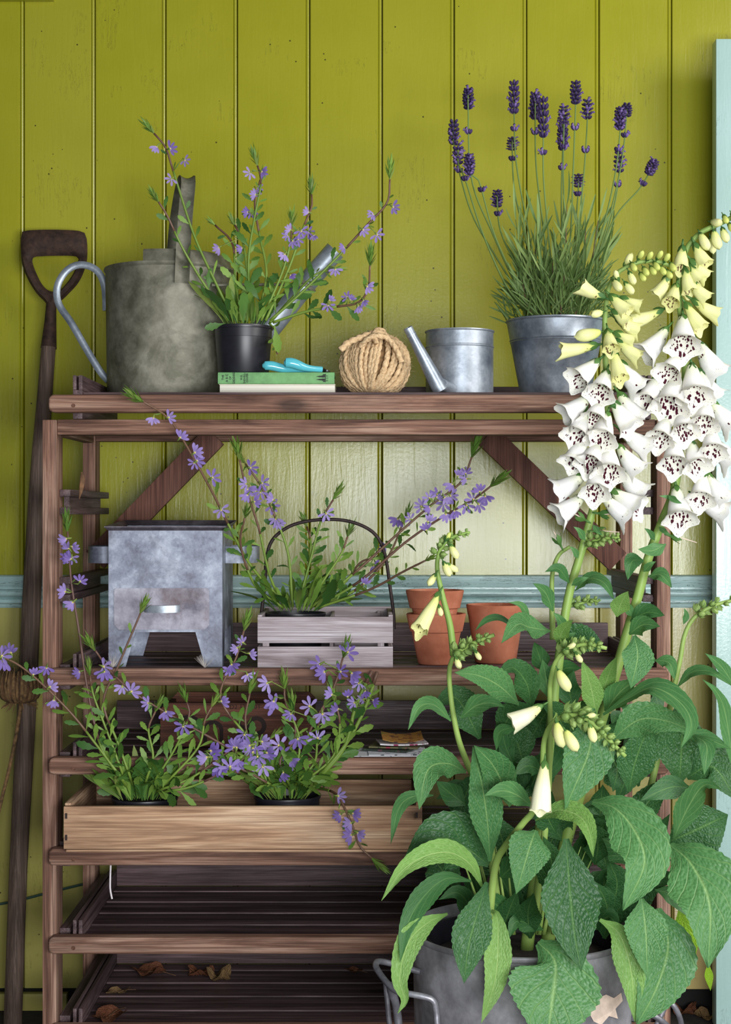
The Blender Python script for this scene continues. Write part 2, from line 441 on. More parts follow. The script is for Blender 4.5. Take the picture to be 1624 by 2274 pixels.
for z in SLOT:
    for sx in (-1, 1):
        xa = (XL + PW + 0.0005) if sx < 0 else (XR - PW - 0.0195)
        for dz in (-0.004, -0.036):
            r = MB().box(xa, xa + 0.019, FR + 0.028, 3.255, z + dz - 0.0065, z + dz + 0.0065, bev=0.0015).build('runner', traywood(AY), rack)
        MB().box(xa + 0.001, xa + 0.011, FR + 0.062, 3.198, z - 0.0294, z - 0.0106).build('runner_spacer', traywood(AY), rack)

def tray(zb, label, x0=None, x1=None, top=False, strips=True):
    """slatted tray: front bar, grooved sides, back board, slats; zb = top of the front bar"""
    t = thing('slatted_tray', (-0.01, 3.0, zb - 0.03), label, 'tray', 'slatted trays of the rack')
    fx0 = X(107, 2.775) if x0 is None else x0; fx1 = X(1486, 2.775) if x1 is None else x1
    h = 0.0315 if top else 0.030
    # front bar with rounded ends
    prof = []; r = 0.010
    for (cx, cz, a0) in ((fx1 - r, zb - r, 0), (fx0 + r, zb - r, PI / 2), (fx0 + r, zb - h + r, PI), (fx1 - r, zb - h + r, 3 * PI / 2)):
        for k in range(5):
            a = a0 + PI / 2 * k / 4; prof.append((cx + r * math.cos(a), cz + r * math.sin(a)))
    bm = bmesh.new(); mb = MB().extrude_xz(prof, 2.775, 2.7985)
    vs = [bm.verts.new(p) for p in mb.v]
    for f in mb.f: bm.faces.new([vs[i] for i in f])
    bmesh.ops.recalc_face_normals(bm, faces=bm.faces[:])
    bmesh.ops.bevel(bm, geom=[e for e in bm.edges if all(abs(v.co.y - 2.775) < 1e-6 for v in e.verts)], offset=0.004, segments=3, profile=0.5, affect='EDGES')
    bar = MB().bm(bm).build('front_bar', rackwood(AX), t)
    for px in (163, 1428):
        c = P(px, 0, 2.775); mb = MB()
        ring = [V((c.x + 0.0036 * math.cos(2 * PI * k / 12), 2.7747, zb - h * 0.62 + 0.0036 * math.sin(2 * PI * k / 12))) for k in range(12)]
        ring2 = [p + V((0, -0.0006, 0)) for p in ring]
        mb.add(ring + ring2, [list(range(12, 24))] + [[k, (k + 1) % 12, 12 + (k + 1) % 12, 12 + k] for k in range(12)])
        mb.build('screw', M_screw, bar, False)
    zf = zb + (0.006 if top else -0.006)           # top face of the slats
    zs0 = zb - 0.027 if not top else RT + 0.0012
    sx0, sx1 = X(162, 2.80), XR - 0.035
    for (a, s) in ((sx0, 1), (sx1, -1)):
        xo = (a, a + s * 0.006); xi = (a + s * 0.010, a + s * 0.017)
        MB().box(min(a, a + s * 0.017), max(a, a + s * 0.017), 2.7992, 3.196, zs0, zf + 0.004, bev=0.001).build('side_board', traywood(AY), t)
        if not strips: continue
        MB().box(min(xo), max(xo), 2.7992, 3.196, zf + 0.0042, zf + 0.030, bev=0.001).build('side_strip', traywood(AY), t)
        MB().box(min(xi), max(xi), 2.7992, 3.196, zf + 0.0042, zf + 0.030, bev=0.001).build('side_strip', traywood(AY), t)
    MB().box(sx0 + 0.0175, sx1 - 0.0175, 3.182, 3.196, zf + 0.0005, zf + (0.040 if top else 0.058 if strips else 0.004), bev=0.001).build('back_board', traywood(AX), t)
    n = 9; y = 2.800; wy = (3.181 - 2.800) / n
    for k in range(n):
        MB().box(sx0 + 0.0175, sx1 - 0.0175, y + 0.0018, y + wy - 0.0018, zf - 0.012 - 0.0015 * (k % 2), zf - 0.0015 * (k % 2), bev=0.0012).build('slat', traywood(AX), t)
        y += wy
    return t, zf
trT, ZF1 = tray(Z(876, 2.775), 'slatted top tray of the rack holding the watering cans and lavender pot', x0=X(107, 2.775), x1=X(1442, 2.775), top=True)
trays = []
for z, lb in zip(BAR, ['slatted tray holding the grey metal box and the terracotta pots', 'slatted tray holding the brown printed box and seed packets',
                       'slatted tray under the long pale planter box', 'empty slatted tray below the planter box', 'lowest slatted tray scattered with dead leaves']):
    trays.append(tray(z, lb, strips=(z != 0.467)))
ZF2, ZF3, ZF4, ZF5, ZF6 = [q[1] for q in trays]
# ================================================================== things on the top tray
M_galv = metal('galvanised_steel', (150, 158, 168), (112, 120, 132), (186, 192, 202), rough=0.42)
M_galv_old = metal('old_galvanised_steel', (124, 121, 106), (84, 82, 68), (158, 155, 140), stain=(62, 62, 42), rough=0.6, metallic=0.3, stain_amt=0.6, spw=0.0)
M_galv_box = metal('stained_galvanised_steel', (136, 142, 158), (88, 88, 104), (190, 196, 210), stain=(74, 64, 76), rough=0.5, metallic=0.3, stain_amt=0.6)
M_galv_tub = metal('dull_galvanised_steel', (146, 144, 148), (112, 110, 114), (178, 176, 182), stain=(96, 90, 88), rough=0.5, metallic=0.3, stain_amt=0.4, spw=0.0)
M_blackplastic = plain('black_plastic', (30, 29, 36), 0.38, 0, 0.2, 20)
M_soilpot = plain('potting_compost', (34, 26, 20), 0.95, 0, 0.5, 120, bump=1.0)
M_rust = plain('dark_rusty_iron', (58, 40, 32), 0.75, 0.3, 0.35, 80, bump=0.4)

# ---- spade leaning on the wall
sp = thing('spade', P(50, 2274, 3.25) + V((0, 0, 0)), 'long-handled spade with rusty iron D grip leaning on the green wall', 'spade')
sp.location.z = 0.0
dS = 3.30
def grip():
    bm = bmesh.new()
    out = [(46, 540), (48, 520), (58, 512), (120, 510), (178, 513), (190, 522), (194, 545), (192, 585), (176, 625), (150, 655), (128, 676), (124, 690), (104, 690), (103, 674), (82, 652), (62, 620), (49, 585)]
    inn = [(74, 570), (122, 568), (170, 570), (172, 585), (160, 612), (142, 636), (128, 646), (110, 646), (94, 632), (80, 605), (72, 582)]
    def sp2(p, n): 
        q = [V((X(x, dS), 0, Z(y, dS))) for x, y in p]; q.append(q[0]); return spline(q, n + 1)[:-1]
    o = sp2(out, 48); i = sp2(inn, 48)
    co = sum(o, V()) / 48
    def ang(p, c=V((X(120, dS), 0, Z(602, dS)))): return math.atan2(p.z - c.z, p.x - c.x)
    # loft the ring between matched angles
    def at(poly, a):
        best = min(poly, key=lambda p: abs(math.atan2(math.sin(ang(p) - a), math.cos(ang(p) - a)))); return best
    n = 56; mb = MB()
    O = sp2(out, 300); I = sp2(inn, 300)
    for k in range(n):
        a = 2 * PI * k / n; po = at(O, a); pi_ = at(I, a); m = po.lerp(pi_, 0.5)
        for (p, y) in ((po, 0.0), (po.lerp(m, 0.5), -0.010), (pi_.lerp(m, 0.5), -0.010), (pi_, 0.0), (m, 0.008)):
            mb.v.append(V((p.x, dS + y, p.z)))
    for k in range(n):
        for j in range(5):
            a, b = k * 5 + j, k * 5 + (j + 1) % 5; c, d = ((k + 1) % n) * 5 + (j + 1) % 5, ((k + 1) % n) * 5 + j
            mb.f.append([a, b, c, d]); mb.m.append(0); mb.uv.append(None)
    bm.free(); return mb
grip().build('grip', M_rust, sp, sharp=60)
MB().tube([P(114, 672, dS - 0.002), P(112, 715, dS - 0.004), P(108, 774, dS - 0.008)], [L(11, dS), L(13, dS), L(17.5, dS)], 14).build('socket', M_rust, sp)
M_shaft = wood('grey_shaft_wood', AZ, (66, 52, 44), (106, 86, 74), (138, 116, 104), 0.4)
MB().tube(spline([P(108, 770, 3.285), P(92, 980, 3.28), P(76, 1220, 3.275), P(60, 1560, 3.265), P(42, 1900, 3.255), P(28, 2285, 3.235)], 14),
          [L(q, 3.3) for q in (16, 17, 19, 20, 20, 21, 21, 21, 21, 20.5, 20, 20, 20, 20)], 16).build('shaft', M_shaft, sp)

# ---- dried seed head on a curved stem
M_dry = plain('dry_straw', (120, 92, 60), 0.85, 0, 0.4, 90)
M_dry2 = plain('dry_brown_bract', (92, 66, 44), 0.85, 0, 0.45, 60)
dh = thing('dried_seed_head', P(-10, 1790, 3.12), 'dried brown thistle-like seed head on a bent stalk in front of the spade handle', 'seed head')
dD = 3.10
MB().tube(spline([P(-40, 1960, 3.15), P(0, 1790, 3.14), P(22, 1700, 3.13), P(38, 1620, 3.12), P(46, 1570, 3.11), P(46, 1545, 3.10)], 14), [0.0036] * 14, 8).build('stalk', M_dry, dh)
hc = P(44, 1536, dD)
MB().lathe([(0.001, -0.022), (0.022, -0.016), (0.036, 0.0), (0.038, 0.018), (0.030, 0.034), (0.001, 0.038)], hc, 24).build('core', M_dry2, dh)
for k in range(46):
    a = 2 * PI * k / 46 + rnd.uniform(-.05, .05); ca, sa = math.cos(a), math.sin(a); ln = rnd.uniform(0.9, 1.15)
    pts = [hc + V((ca * 0.014, sa * 0.014, -0.022)), hc + V((ca * 0.034, sa * 0.034, -0.014)), hc + V((ca * 0.0435, sa * 0.0435, 0.010)), hc + V((ca * 0.040, sa * 0.040, 0.030 * ln)), hc + V((ca * 0.033, sa * 0.033, 0.046 * ln))]
    MB().tube(spline(pts, 8), [0.0015, 0.0030, 0.0036, 0.0036, 0.0032, 0.0028, 0.002, 0.0006], 5, flat=0.4, flat_dir=V((ca, sa, 0))).build('bract', M_dry if k % 3 else M_dry2, dh)
mb = MB()
for k in range(60):
    a = rnd.uniform(0, 2 * PI); r = rnd.uniform(0.004, 0.03)
    p = hc + V((math.cos(a) * r, math.sin(a) * r, 0.034)); q = p + V((math.cos(a) * 0.012, math.sin(a) * 0.012, rnd.uniform(0.01, 0.024)))
    mb.tube([p, q], [0.0006, 0.0002], 4)
o = mb.build('seed_fluff', plain('dark_fluff', (66, 54, 42), 0.9), dh); o['kind'] = 'stuff'
mb = MB()
for k in range(26):
    a = rnd.uniform(0, 2 * PI); p = hc + V((math.cos(a) * 0.02, math.sin(a) * 0.02, -0.02)); q = p + V((math.cos(a) * 0.016, math.sin(a) * 0.016, rnd.uniform(-0.018, -0.004)))
    mb.tube([p, q], [0.0016, 0.0006], 5)
o = mb.build('broken_bracts', M_dry, dh); o['kind'] = 'stuff'

# ---- big old watering can
dC = 3.05; rC = 0.125; cC = V((X(378, dC), dC, 0)); zb = ZF1 + 0.0008; zt = Z(603, dC)
wc = thing('watering_can', (cC.x, dC, zb), 'large old mottled galvanised watering can standing on the top tray', 'watering can')
prof = [(0.0, zb), (rC * 0.955, zb), (rC * 0.965, zb + 0.004), (rC * 0.99, zt - 0.03), (rC * 0.99, zt - 0.006), (rC * 1.0, zt - 0.005), (rC * 1.018, zt - 0.002), (rC * 1.01, zt + 0.002), (rC * 0.985, zt + 0.001), (rC * 0.975, zt - 0.01), (rC * 0.95, zb + 0.01), (0.0, zb + 0.008)]
MB().lathe(prof, (cC.x, cC.y, 0), 64).build('body', M_galv_old, wc)
# half hood over the spout side
mb = MB(); ch = X(328, dC - 0.05) - cC.x; rH = rC * 0.96; a1 = math.acos(ch / rH); pts = []
for k in range(29):
    a = -a1 + 2 * a1 * k / 28; pts.append((rH * math.cos(a), rH * math.sin(a)))
vs = []
for z, sc in ((zt - 0.004, 1.0), (zt + 0.020, 0.97), (zt + 0.026, 0.93)):
    vs += [V((cC.x + ch + (x - ch) * sc, cC.y + y * sc, z)) for x, y in pts]
n = 29; fs = []
for r in range(2):
    for k in range(n): fs.append([r * n + k, r * n + (k + 1) % n, (r + 1) * n + (k + 1) % n, (r + 1) * n + k])
fs.append(list(range(2 * n, 3 * n))); mb.add(vs, fs); mb.build('hood', M_galv_old, wc)
# channel-section carrying handle, front to back
def channel(path, wd, depth, inw):
    """bent strap with a curved section; inw = direction the hollow faces for each point"""
    mb = MB(); n = len(path); sec = 7
    for i in range(n):
        t = (path[min(i + 1, n - 1)] - path[max(i - 1, 0)]).normalized(); c = V((1, 0, 0)); c = (c - t * c.dot(t)).normalized(); nn = inw[i]
        nn = (nn - t * nn.dot(t)).normalized()
        for lay in (0, 1):
            for k in range(sec):
                u = -1 + 2 * k / (sec - 1); mb.v.append(path[i] + c * (u * wd / 2) + nn * (depth * u * u + lay * 0.0016))
    for i in range(n - 1):
        a, b = i * 2 * sec, (i + 1) * 2 * sec
        for k in range(sec - 1):
            mb.f += [[a + k, a + k + 1, b + k + 1, b + k], [a + sec + k, b + sec + k, b + sec + k + 1, a + sec + k + 1]]
        mb.f += [[a, b, b + sec, a + sec], [a + sec - 1, a + 2 * sec - 1, b + 2 * sec - 1, b + sec - 1]]
    for e in (0, (n - 1) * 2 * sec):
        for k in range(sec - 1): mb.f.append([e + k, e + sec + k, e + sec + k + 1, e + k + 1])
    mb.m = [0] * len(mb.f); mb.uv = [None] * len(mb.f); return mb
yf = dC - rC * 0.995
path = spline([P(405, 628, yf - 0.003), P(406, 600, yf - 0.006), P(409, 540, yf + 0.012), P(414, 470, yf + 0.045), P(419, 412, yf + 0.082), P(415, 398, yf + 0.105), P(405, 425, yf + 0.135), P(392, 490, yf + 0.185), P(384, 560, yf + 0.226), P(382, 590, yf + 0.236)], 34)
inw = []
for p in path:
    cc = V((p.x, dC, Z(520, dC))); q = cc - p; q.x = 0; inw.append(q.normalized())
ww = MB
channel(path, L(32, 2.98), 0.006, [-q for q in inw]).build('carrying_handle', M_galv_old, wc)
MB().tube(spline([P(236, 690, 3.05), P(233, 640, 3.05), P(222, 609, 3.05), P(203, 593, 3.05), P(177, 588, 3.05), P(152, 598, 3.05), P(133, 622, 3.05), P(126, 650, 3.05), P(133, 680, 3.05), P(159, 718, 3.05), P(192, 775, 3.05), P(222, 824, 3.05), P(241, 846, 3.05)], 48), 0.0072, 10, flat=0.62, flat_dir=V((0, -1, 0))).build('back_handle', M_galv, wc)
sA = P(485, 850, 3.06); sB = P(745, 556, 3.03)
pt = [sA.lerp(sB, k / 9) for k in range(10)]
spt = MB().tube(pt, [0.034 - 0.014 * min(1, k / 7) for k in range(10)], 22, caps=False)
spt.tube(pt[::-1], [0.0325 - 0.014 * min(1, k / 7) for k in range(10)][::-1], 22, caps=False)
spout = spt.build('spout', M_galv, wc)
q = sA.lerp(sB, 0.74); MB().tube([q, q + (sB - sA) * 0.02], 0.0235, 22).build('collar', M_galv_old, spout)
MB().tube([P(470, 633, 2.955), P(560, 632, 2.98), P(650, 632, 3.0), P(694, 634, 3.01)], 0.0028, 8).build('brace_rod', M_galv_old, wc)

# ---- two books
M_bookgreen = plain('green_cloth', (108, 158, 102), 0.75, 0, 0.08, 60)
M_page = NT('page_edges'); c_ = M_page.coord(False); st = M_page.noise(M_page.mapping(c_, (2, 2, 900)), 1.0, 2)
M_page = M_page.fin(M_page.ramp(st, [(0.3, (190, 184, 168)), (0.7, (226, 222, 210))]), 0.8)
M_card = plain('cream_board', (214, 206, 184), 0.75, 0, 0.08, 40)
M_ink = plain('black_ink', (22, 30, 20), 0.7)
yB = 2.865; yB1 = 2.978
zb0 = ZF1 + 0.0006; zb1 = Z(852.5, yB); zb2 = Z(826.5, yB)
b1 = thing('white_book', (X(616, yB), 2.92, zb0), 'thin white paperback lying under the green book with its pages showing', 'book')
x0, x1 = X(487, yB), X(745, yB)
MB().box(x0 + 0.001, x1 - 0.001, yB, yB1 - 0.001, zb0 + 0.0013, zb1 - 0.0018, bev=0.0004).build('pages', M_page, b1)
MB().box(x0, x1, yB - 0.0008, yB1, zb0, zb0 + 0.0012).build('cover', M_card, b1)
MB().box(x0, x1, yB - 0.0008, yB1, zb1 - 0.0017, zb1 - 0.0006).build('cover', M_card, b1)
b2 = thing('green_book', (X(613, yB), 2.92, zb1), 'green clothbound gardening book with black spine lettering lying under the black pot', 'book')
x0, x1 = X(484, yB), X(743, yB)
MB().box(x0 + 0.003, x1 - 0.003, yB + 0.004, yB1 - 0.004, zb1 + 0.0026, zb2 - 0.0026).build('pages', M_page, b2)
cv = MB(); prof = []
# cover wraps round the spine: C section in y,z run along x
sec = [(yB1, zb1), (yB + 0.003, zb1)]
for k in range(9):
    a = -PI / 2 - PI * k / 8; sec.append((yB + 0.003 + 0.003 * math.cos(a), (zb1 + zb2) / 2 + (zb2 - zb1) / 2 * math.sin(a)))
sec += [(yB + 0.003, zb2), (yB1, zb2), (yB1, zb2 - 0.0024), (yB + 0.0045, zb2 - 0.0024), (yB + 0.003, (zb1 + zb2) / 2), (yB + 0.0045, zb1 + 0.0024), (yB1, zb1 + 0.0024)]
n = len(sec)
for xx in (x0, x1):
    for y, z in sec: cv.v.append(V((xx, y, z)))
for i in range(n): cv.f.append([i, (i + 1) % n, n + (i + 1) % n, n + i]); cv.m.append(0); cv.uv.append(None)
cv.f += [list(range(n))[::-1], list(range(n, 2 * n))]; cv.m += [0, 0]; cv.uv += [None, None]
cover = cv.build('cover', M_bookgreen, b2, True, 30)
def text(body, size, loc, rot, m, parent, name='lettering', align='CENTER', sx=1.0, bold=0.0):
    cu = bpy.data.curves.new(name, 'FONT'); cu.body = body; cu.size = size; cu.extrude = 0.00012; cu.align_x = align; cu.align_y = 'CENTER'; cu.resolution_u = 3; cu.offset = bold
    tmp = bpy.data.objects.new(name, cu); COL.objects.link(tmp)
    dg = bpy.context.evaluated_depsgraph_get(); me = bpy.data.meshes.new_from_object(tmp.evaluated_get(dg))
    COL.objects.unlink(tmp); bpy.data.objects.remove(tmp)
    me.materials.clear(); me.materials.append(m); me.name = name
    mw = Matrix.Translation(loc) @ Euler(rot).to_matrix().to_4x4() @ Matrix.Diagonal((sx, 1, 1, 1))
    return inst(name, me, parent, mw)
yL = yB - 0.00035; zc = (zb1 + zb2) / 2; R90 = (PI / 2, -PI / 2, 0)
def spine(body, px, size, sx=1.0, dz=0.0): text(body, size, (X(px, yB), yL, zc + dz), R90, M_ink, cover, sx=sx, bold=0.00008)
spine('THE', 495.5, 0.0052, 1.0, 0.0010); spine('A B C', 504.5, 0.0058, 1.0); spine('OF', 512, 0.0050); spine('GARDENING', 520, 0.0058, 0.62)
spine('W.E.', 536.5, 0.0050, 1.0, 0.001); spine('SHEWELL-', 543.5, 0.0050, 0.85); spine('COOPER', 549.5, 0.0050, 0.85); spine('E. U. P.', 727, 0.0046, 0.85)
mb = MB()
def plate(u0, u1, w0, w1):   # px along the spine, offset across in mm
    mb.box(X(u0, yB), X(u1, yB), yL - 0.0001, yL + 0.0004, zc + w0 / 1000, zc + w1 / 1000)
plate(722.5, 724, -7.6, 7.6); plate(715, 722, -5.0, -0.9); plate(715, 722, 0.9, 5.0); plate(710, 715, -4.2, -1.4); plate(710, 715, 1.4, 4.2); plate(718, 722, -7.0, -5.2); plate(718, 722, 5.2, 7.0)
for s in (-1, 1):
    a = s * 2.8
    mb.add([V((X(710, yB), yL, zc + (a - 1.3) / 1000)), V((X(710, yB), yL, zc + (a + 1.3) / 1000)), V((X(702, yB), yL, zc + a / 1000))], [[0, 1, 2]])
mb.build('spine_emblem', M_ink, cover, False)

# ---- secateurs with turquoise handles
M_turq = plain('turquoise_enamel', (84, 176, 190), 0.18, 0, 0.05, 20, 0.6)
sc = thing('secateurs', P(650, 826, 2.89), 'secateurs with glossy turquoise handles lying on the green book', 'secateurs')
zt2 = zb2
def handle(pts, rad):
    MB().tube(spline(pts, 18), [rad[0] * 0.35] + [rad[min(len(rad) - 1, int(k / 17 * (len(rad) - 1)))] * (1 - (k / 17 * (len(rad) - 1)) % 1) + rad[min(len(rad) - 1, int(k / 17 * (len(rad) - 1)) + 1)] * ((k / 17 * (len(rad) - 1)) % 1) for k in range(1, 18)], 14, flat=0.8, flat_dir=V((0, -1, 0))).build('handle', M_turq, sc)
r_ = [0.0078, 0.0088, 0.0082, 0.0062, 0.0054, 0.0052]
handle([V((X(585, 2.9), 2.874, zt2 + 0.0125)), V((X(605, 2.9), 2.875, zt2 + 0.0125)), V((X(640, 2.9), 2.880, zt2 + 0.0066)), V((X(690, 2.9), 2.897, zt2 + 0.006))], r_)
handle([V((X(633, 2.9), 2.866, zt2 + 0.0175)), V((X(652, 2.9), 2.866, zt2 + 0.0165)), V((X(682, 2.9), 2.872, zt2 + 0.0085)), V((X(716, 2.9), 2.882, zt2 + 0.0062))], [0.0085, 0.0095, 0.0088, 0.0066, 0.0056, 0.0056])
MB().tube([V((X(715, 2.9), 2.884, zt2 + 0.0058)), V((X(723, 2.9), 2.890, zt2 + 0.0052))], [0.0042, 0.003], 10).build('pivot', plain('dark_steel', (40, 40, 44), 0.4, 0.8), sc)
MB().beam(V((X(722, 2.9), 2.890, zt2 + 0.005)), V((X(727, 2.9), 2.940, zt2 + 0.005)), 0.012, 0.003, V((0, 0, 1))).build('blade', plain('steel_blade', (120, 122, 126), 0.35, 0.9), sc)

# ---- ball of jute twine
M_jute = NT('jute'); c_ = M_jute.coord(); n_ = M_jute.noise(c_, 220, 4); n2_ = M_jute.noise(c_, 20, 3)
M_jute = M_jute.fin(M_jute.mix(M_jute.math('MULTIPLY', n2_, 0.8), M_jute.ramp(n_, [(0.3, (160, 124, 88)), (0.7, (234, 208, 168))]), (204, 172, 130)), 0.9, 0, M_jute.bump(n_, 0.8, 0.002), 0.2)
dT = 2.93; cT = V((X(833, dT), dT, ZF1 + 0.0595)); aT, hT = 0.0655, 0.0590
tw = thing('twine_ball', (cT.x, dT, ZF1), 'ball of thick tan jute twine on the top tray beside the small watering can', 'twine')
MB().lathe([(max(0.0005, aT * 0.86 * math.cos(a)), hT * 0.86 * math.sin(a)) for a in [-PI / 2 + PI * k / 16 for k in range(17)]], cT, 32).build('core', M_dry, tw)
tiltm = Euler((math.radians(-14), math.radians(10), 0)).to_matrix()
for k in range(27):
    a = PI * k / 27 + rnd.uniform(-.04, .04); off = rnd.uniform(-0.16, 0.16); pts = []
    n = 130
    for i in range(n):
        b = 2 * PI * i / n; p = V((math.cos(a) * math.cos(b) - math.sin(a) * off, math.sin(a) * math.cos(b) + math.cos(a) * off, math.sin(b))).normalized()
        p = tiltm @ p; rr = 0.935 + 0.016 * (k % 5) + 0.01 * math.sin(b * 3 + k)
        q = cT + V((p.x * aT * rr, p.y * aT * rr, p.z * hT * rr)); q.z = max(q.z, ZF1 + 0.0068); pts.append(q)
    MB().tube(pts, 0.0043, 9, closed=True, lobes=3, twist=160, lobe_amp=0.22).build('strand', M_jute, tw, sharp=0)
for (ps, r) in (([P(862, 752, 2.925), P(848, 741, 2.90), P(825, 742, 2.885), P(795, 752, 2.88), P(772, 762, 2.878), P(756, 778, 2.876)], 0.0072),
                ([P(800, 770, 2.875), P(818, 752, 2.866), P(840, 746, 2.866), P(862, 752, 2.872), P(880, 775, 2.868), P(892, 805, 2.868)], 0.0062),
                ([P(852, 735, 2.93), P(838, 733, 2.90), P(832, 742, 2.876), P(836, 762, 2.864)], 0.0058)):
    pp = spline(ps, 60); MB().tube(pp, r * 0.82, 10, lobes=3, twist=160, lobe_amp=0.2).build('loose_end', M_jute, tw, sharp=0)
mb = MB()
for k in range(420):
    u = V((rnd.gauss(0, 1), rnd.gauss(0, 1), rnd.gauss(0, 1) + 0.2)).normalized(); p = cT + V((u.x * aT * 1.02, u.y * aT * 1.02, u.z * hT * 1.02))
    if p.z < ZF1 + 0.012: continue
    q = p + u * rnd.uniform(0.003, 0.009) + V((rnd.uniform(-.004, .004), rnd.uniform(-.004, .004), rnd.uniform(-.002, .004)))
    mb.tube([p, (p + q) / 2 + V((0, 0, 0.001)), q], [0.00025, 0.0002, 0.0001], 3)
o = mb.build('loose_fibres', M_jute, tw); o['kind'] = 'stuff'

# ---- small galvanised can with spout
dK = 2.975; rK = L(75, dK); zk0, zk1 = ZF1 + 0.0008, Z(736, dK - 0.0); cK = V((X(1021, dK), dK, 0))
sk = thing('small_watering_can', (cK.x, dK, zk0), 'small shiny galvanised can with a long slanting spout on the top tray', 'watering can')
seam = Z(771, dK)
prof = [(0, zk0), (rK, zk0), (rK, seam - 0.003), (rK + 0.0012, seam - 0.0015), (rK + 0.0012, seam), (rK, seam + 0.0015), (rK, zk1 - 0.004), (rK + 0.002, zk1 - 0.002), (rK + 0.0018, zk1), (rK - 0.001, zk1), (rK - 0.002, zk1 - 0.004), (rK - 0.002, zk0 + 0.002), (0, zk0 + 0.002)]
MB().lathe(prof, (cK.x, cK.y, 0), 64).build('body', M_galv, sk)
a = P(978, 866, 2.885); b = P(906, 728, 2.858); a.z = max(a.z, zk0 + 0.004)
pts = [a.lerp(b, k / 8) for k in range(9)]
rr = [0.0150, 0.0142, 0.0134, 0.0124, 0.0114, 0.0104, 0.0094, 0.0086, 0.0086]
mb = MB().tube(pts, rr, 18, caps=False); mb.tube(pts[::-1], [q - 0.0008 for q in rr[::-1]], 18, caps=False)
s_ = mb.build('spout', M_galv, sk)
q = a.lerp(b, 0.88); MB().tube([q, a.lerp(b, 0.9)], 0.0094, 18).build('collar', M_galv, s_)
MB().tube([V((cK.x - 0.02, cK.y - rK + 0.004, zk0 + 0.014)), a + V((0.001, 0, 0.010))], 0.012, 14).build('spout_joint', M_galv, sk)

# ================================================================== pots
M_terra = NT('terracotta'); c_ = M_terra.coord(); n_ = M_terra.noise(c_, 16, 5); n3 = M_terra.noise(c_, 40, 6, 0.7)
col = M_terra.ramp(n_, [(0.25, (152, 86, 62)), (0.55, (192, 120, 92)), (0.8, (210, 146, 120))])
col = M_terra.mix(M_terra.rng(n3, 0.6, 0.75, 0, 0.5), col, (206, 178, 160))
M_terra = M_terra.fin(col, 0.85, 0, M_terra.bump(n3, 0.25, 0.001), 0.2)
def pot_mesh(mb, c, r0, r1, h, rim_h, rim_t, th=0.003, seg=48):
    z = c.z; rr = r0 + (r1 - r0) * (h - rim_h) / h
    prof = [(0, 0), (r0 - 0.002, 0), (r0, 0.002), (rr, h - rim_h), (rr + rim_t, h - rim_h + 0.0015), (r1 + rim_t, h - 0.0015), (r1 + rim_t - 0.0015, h), (r1 - th, h), (r1 - th - 0.001, h - 0.003), (r0 - th, th), (0, th)]
    return mb.lathe([(r, z + q) for r, q in prof], (c.x, c.y, 0), seg)
d1 = 2.925; z0 = ZF2 + 0.0006
tp = pot_mesh(MB(), V((X(969, d1), d1, z0)), 0.034, 0.0525, Z(1362, d1) - z0, 0.034, 0.003).build('terracotta_pot', M_terra)
tag(tp, 'terracotta flowerpot at the bottom of the stack of two beside the crate', 'flowerpot', 'terracotta pots')
zz = Z(1310, d1); hU = 0.098
tp2 = pot_mesh(MB(), V((X(966, d1), d1, zz - hU)), 0.029, 0.0500, hU, 0.034, 0.0042).build('terracotta_pot', M_terra)
tag(tp2, 'terracotta flowerpot nested in the top of another pot beside the crate', 'flowerpot', 'terracotta pots')
d2 = 2.955
tp3 = pot_mesh(MB(), V((X(1101, d2), d2, z0)), 0.0385, 0.0545, Z(1342, d2) - z0, 0.020, 0.0008).build('terracotta_pot', M_terra)
tag(tp3, 'single pale orange terracotta flowerpot with white bloom low on its side', 'flowerpot', 'terracotta pots')
d3 = 3.02
tp4 = pot_mesh(MB(), V((X(1282, d3), d3, ZF3 + 0.0006)), 0.036, 0.048, Z(1541, d3) - ZF3, 0.022, 0.003).build('terracotta_pot', M_terra)
tag(tp4, 'terracotta flowerpot half hidden behind foxglove leaves on the tray of seed packets', 'flowerpot', 'terracotta pots')

# ================================================================== square metal box on legs
dB = 2.862; yb2 = 3.09
xa, xb = X(241, dB), X(494, dB); zT, zM, zL = Z(1174, dB), Z(1400, dB), ZF2 + 0.0006
bx = thing('metal_box', ((xa + xb) / 2, (dB + yb2) / 2, zL), 'square stained galvanised metal box on tapering legs with a sliding front plate', 'metal box')
th = 0.002
def wallpan(mb, poly, axis, pos, thick):
    """flat panel polygon; axis 'y': poly in x,z at y=pos; axis 'x': poly in y,z at x=pos"""
    n = len(poly)
    if axis == 'y': v0 = [V((a, pos, b)) for a, b in poly]; off = V((0, thick, 0))
    else: v0 = [V((pos, a, b)) for a, b in poly]; off = V((thick, 0, 0))
    vs = v0 + [v + off for v in v0]
    mb.add(vs, [list(range(n)), list(range(2 * n - 1, n - 1, -1))] + [[i, n + i, n + (i + 1) % n, (i + 1) % n] for i in range(n)])
def legpanel(a, b, l0, l1, zt_):   # panel with a trapezoid cut between two legs
    return [(a, zL), (a + l1, zL), (a + l0, zM - 0.003), (b - l0, zM - 0.003), (b - l1, zL), (b, zL), (b, zt_), (a, zt_)]
lw0, lw1 = L(60, dB), L(38, dB)
mb = MB()
wallpan(mb, legpanel(xa, xb, lw0, lw1, zT), 'y', dB, th)
wallpan(mb, legpanel(xa, xb, lw0, lw1, zT + 0.004), 'y', yb2, -th)
wallpan(mb, legpanel(dB + th, yb2 - th, lw0 * 1.05, lw1, zT), 'x', xa, th)
wallpan(mb, legpanel(dB + th, yb2 - th, lw0 * 1.05, lw1, zT), 'x', xb, -th)
mb.box(xa + th, xb - th, dB + th, yb2 - th, zM, zM + 0.003)
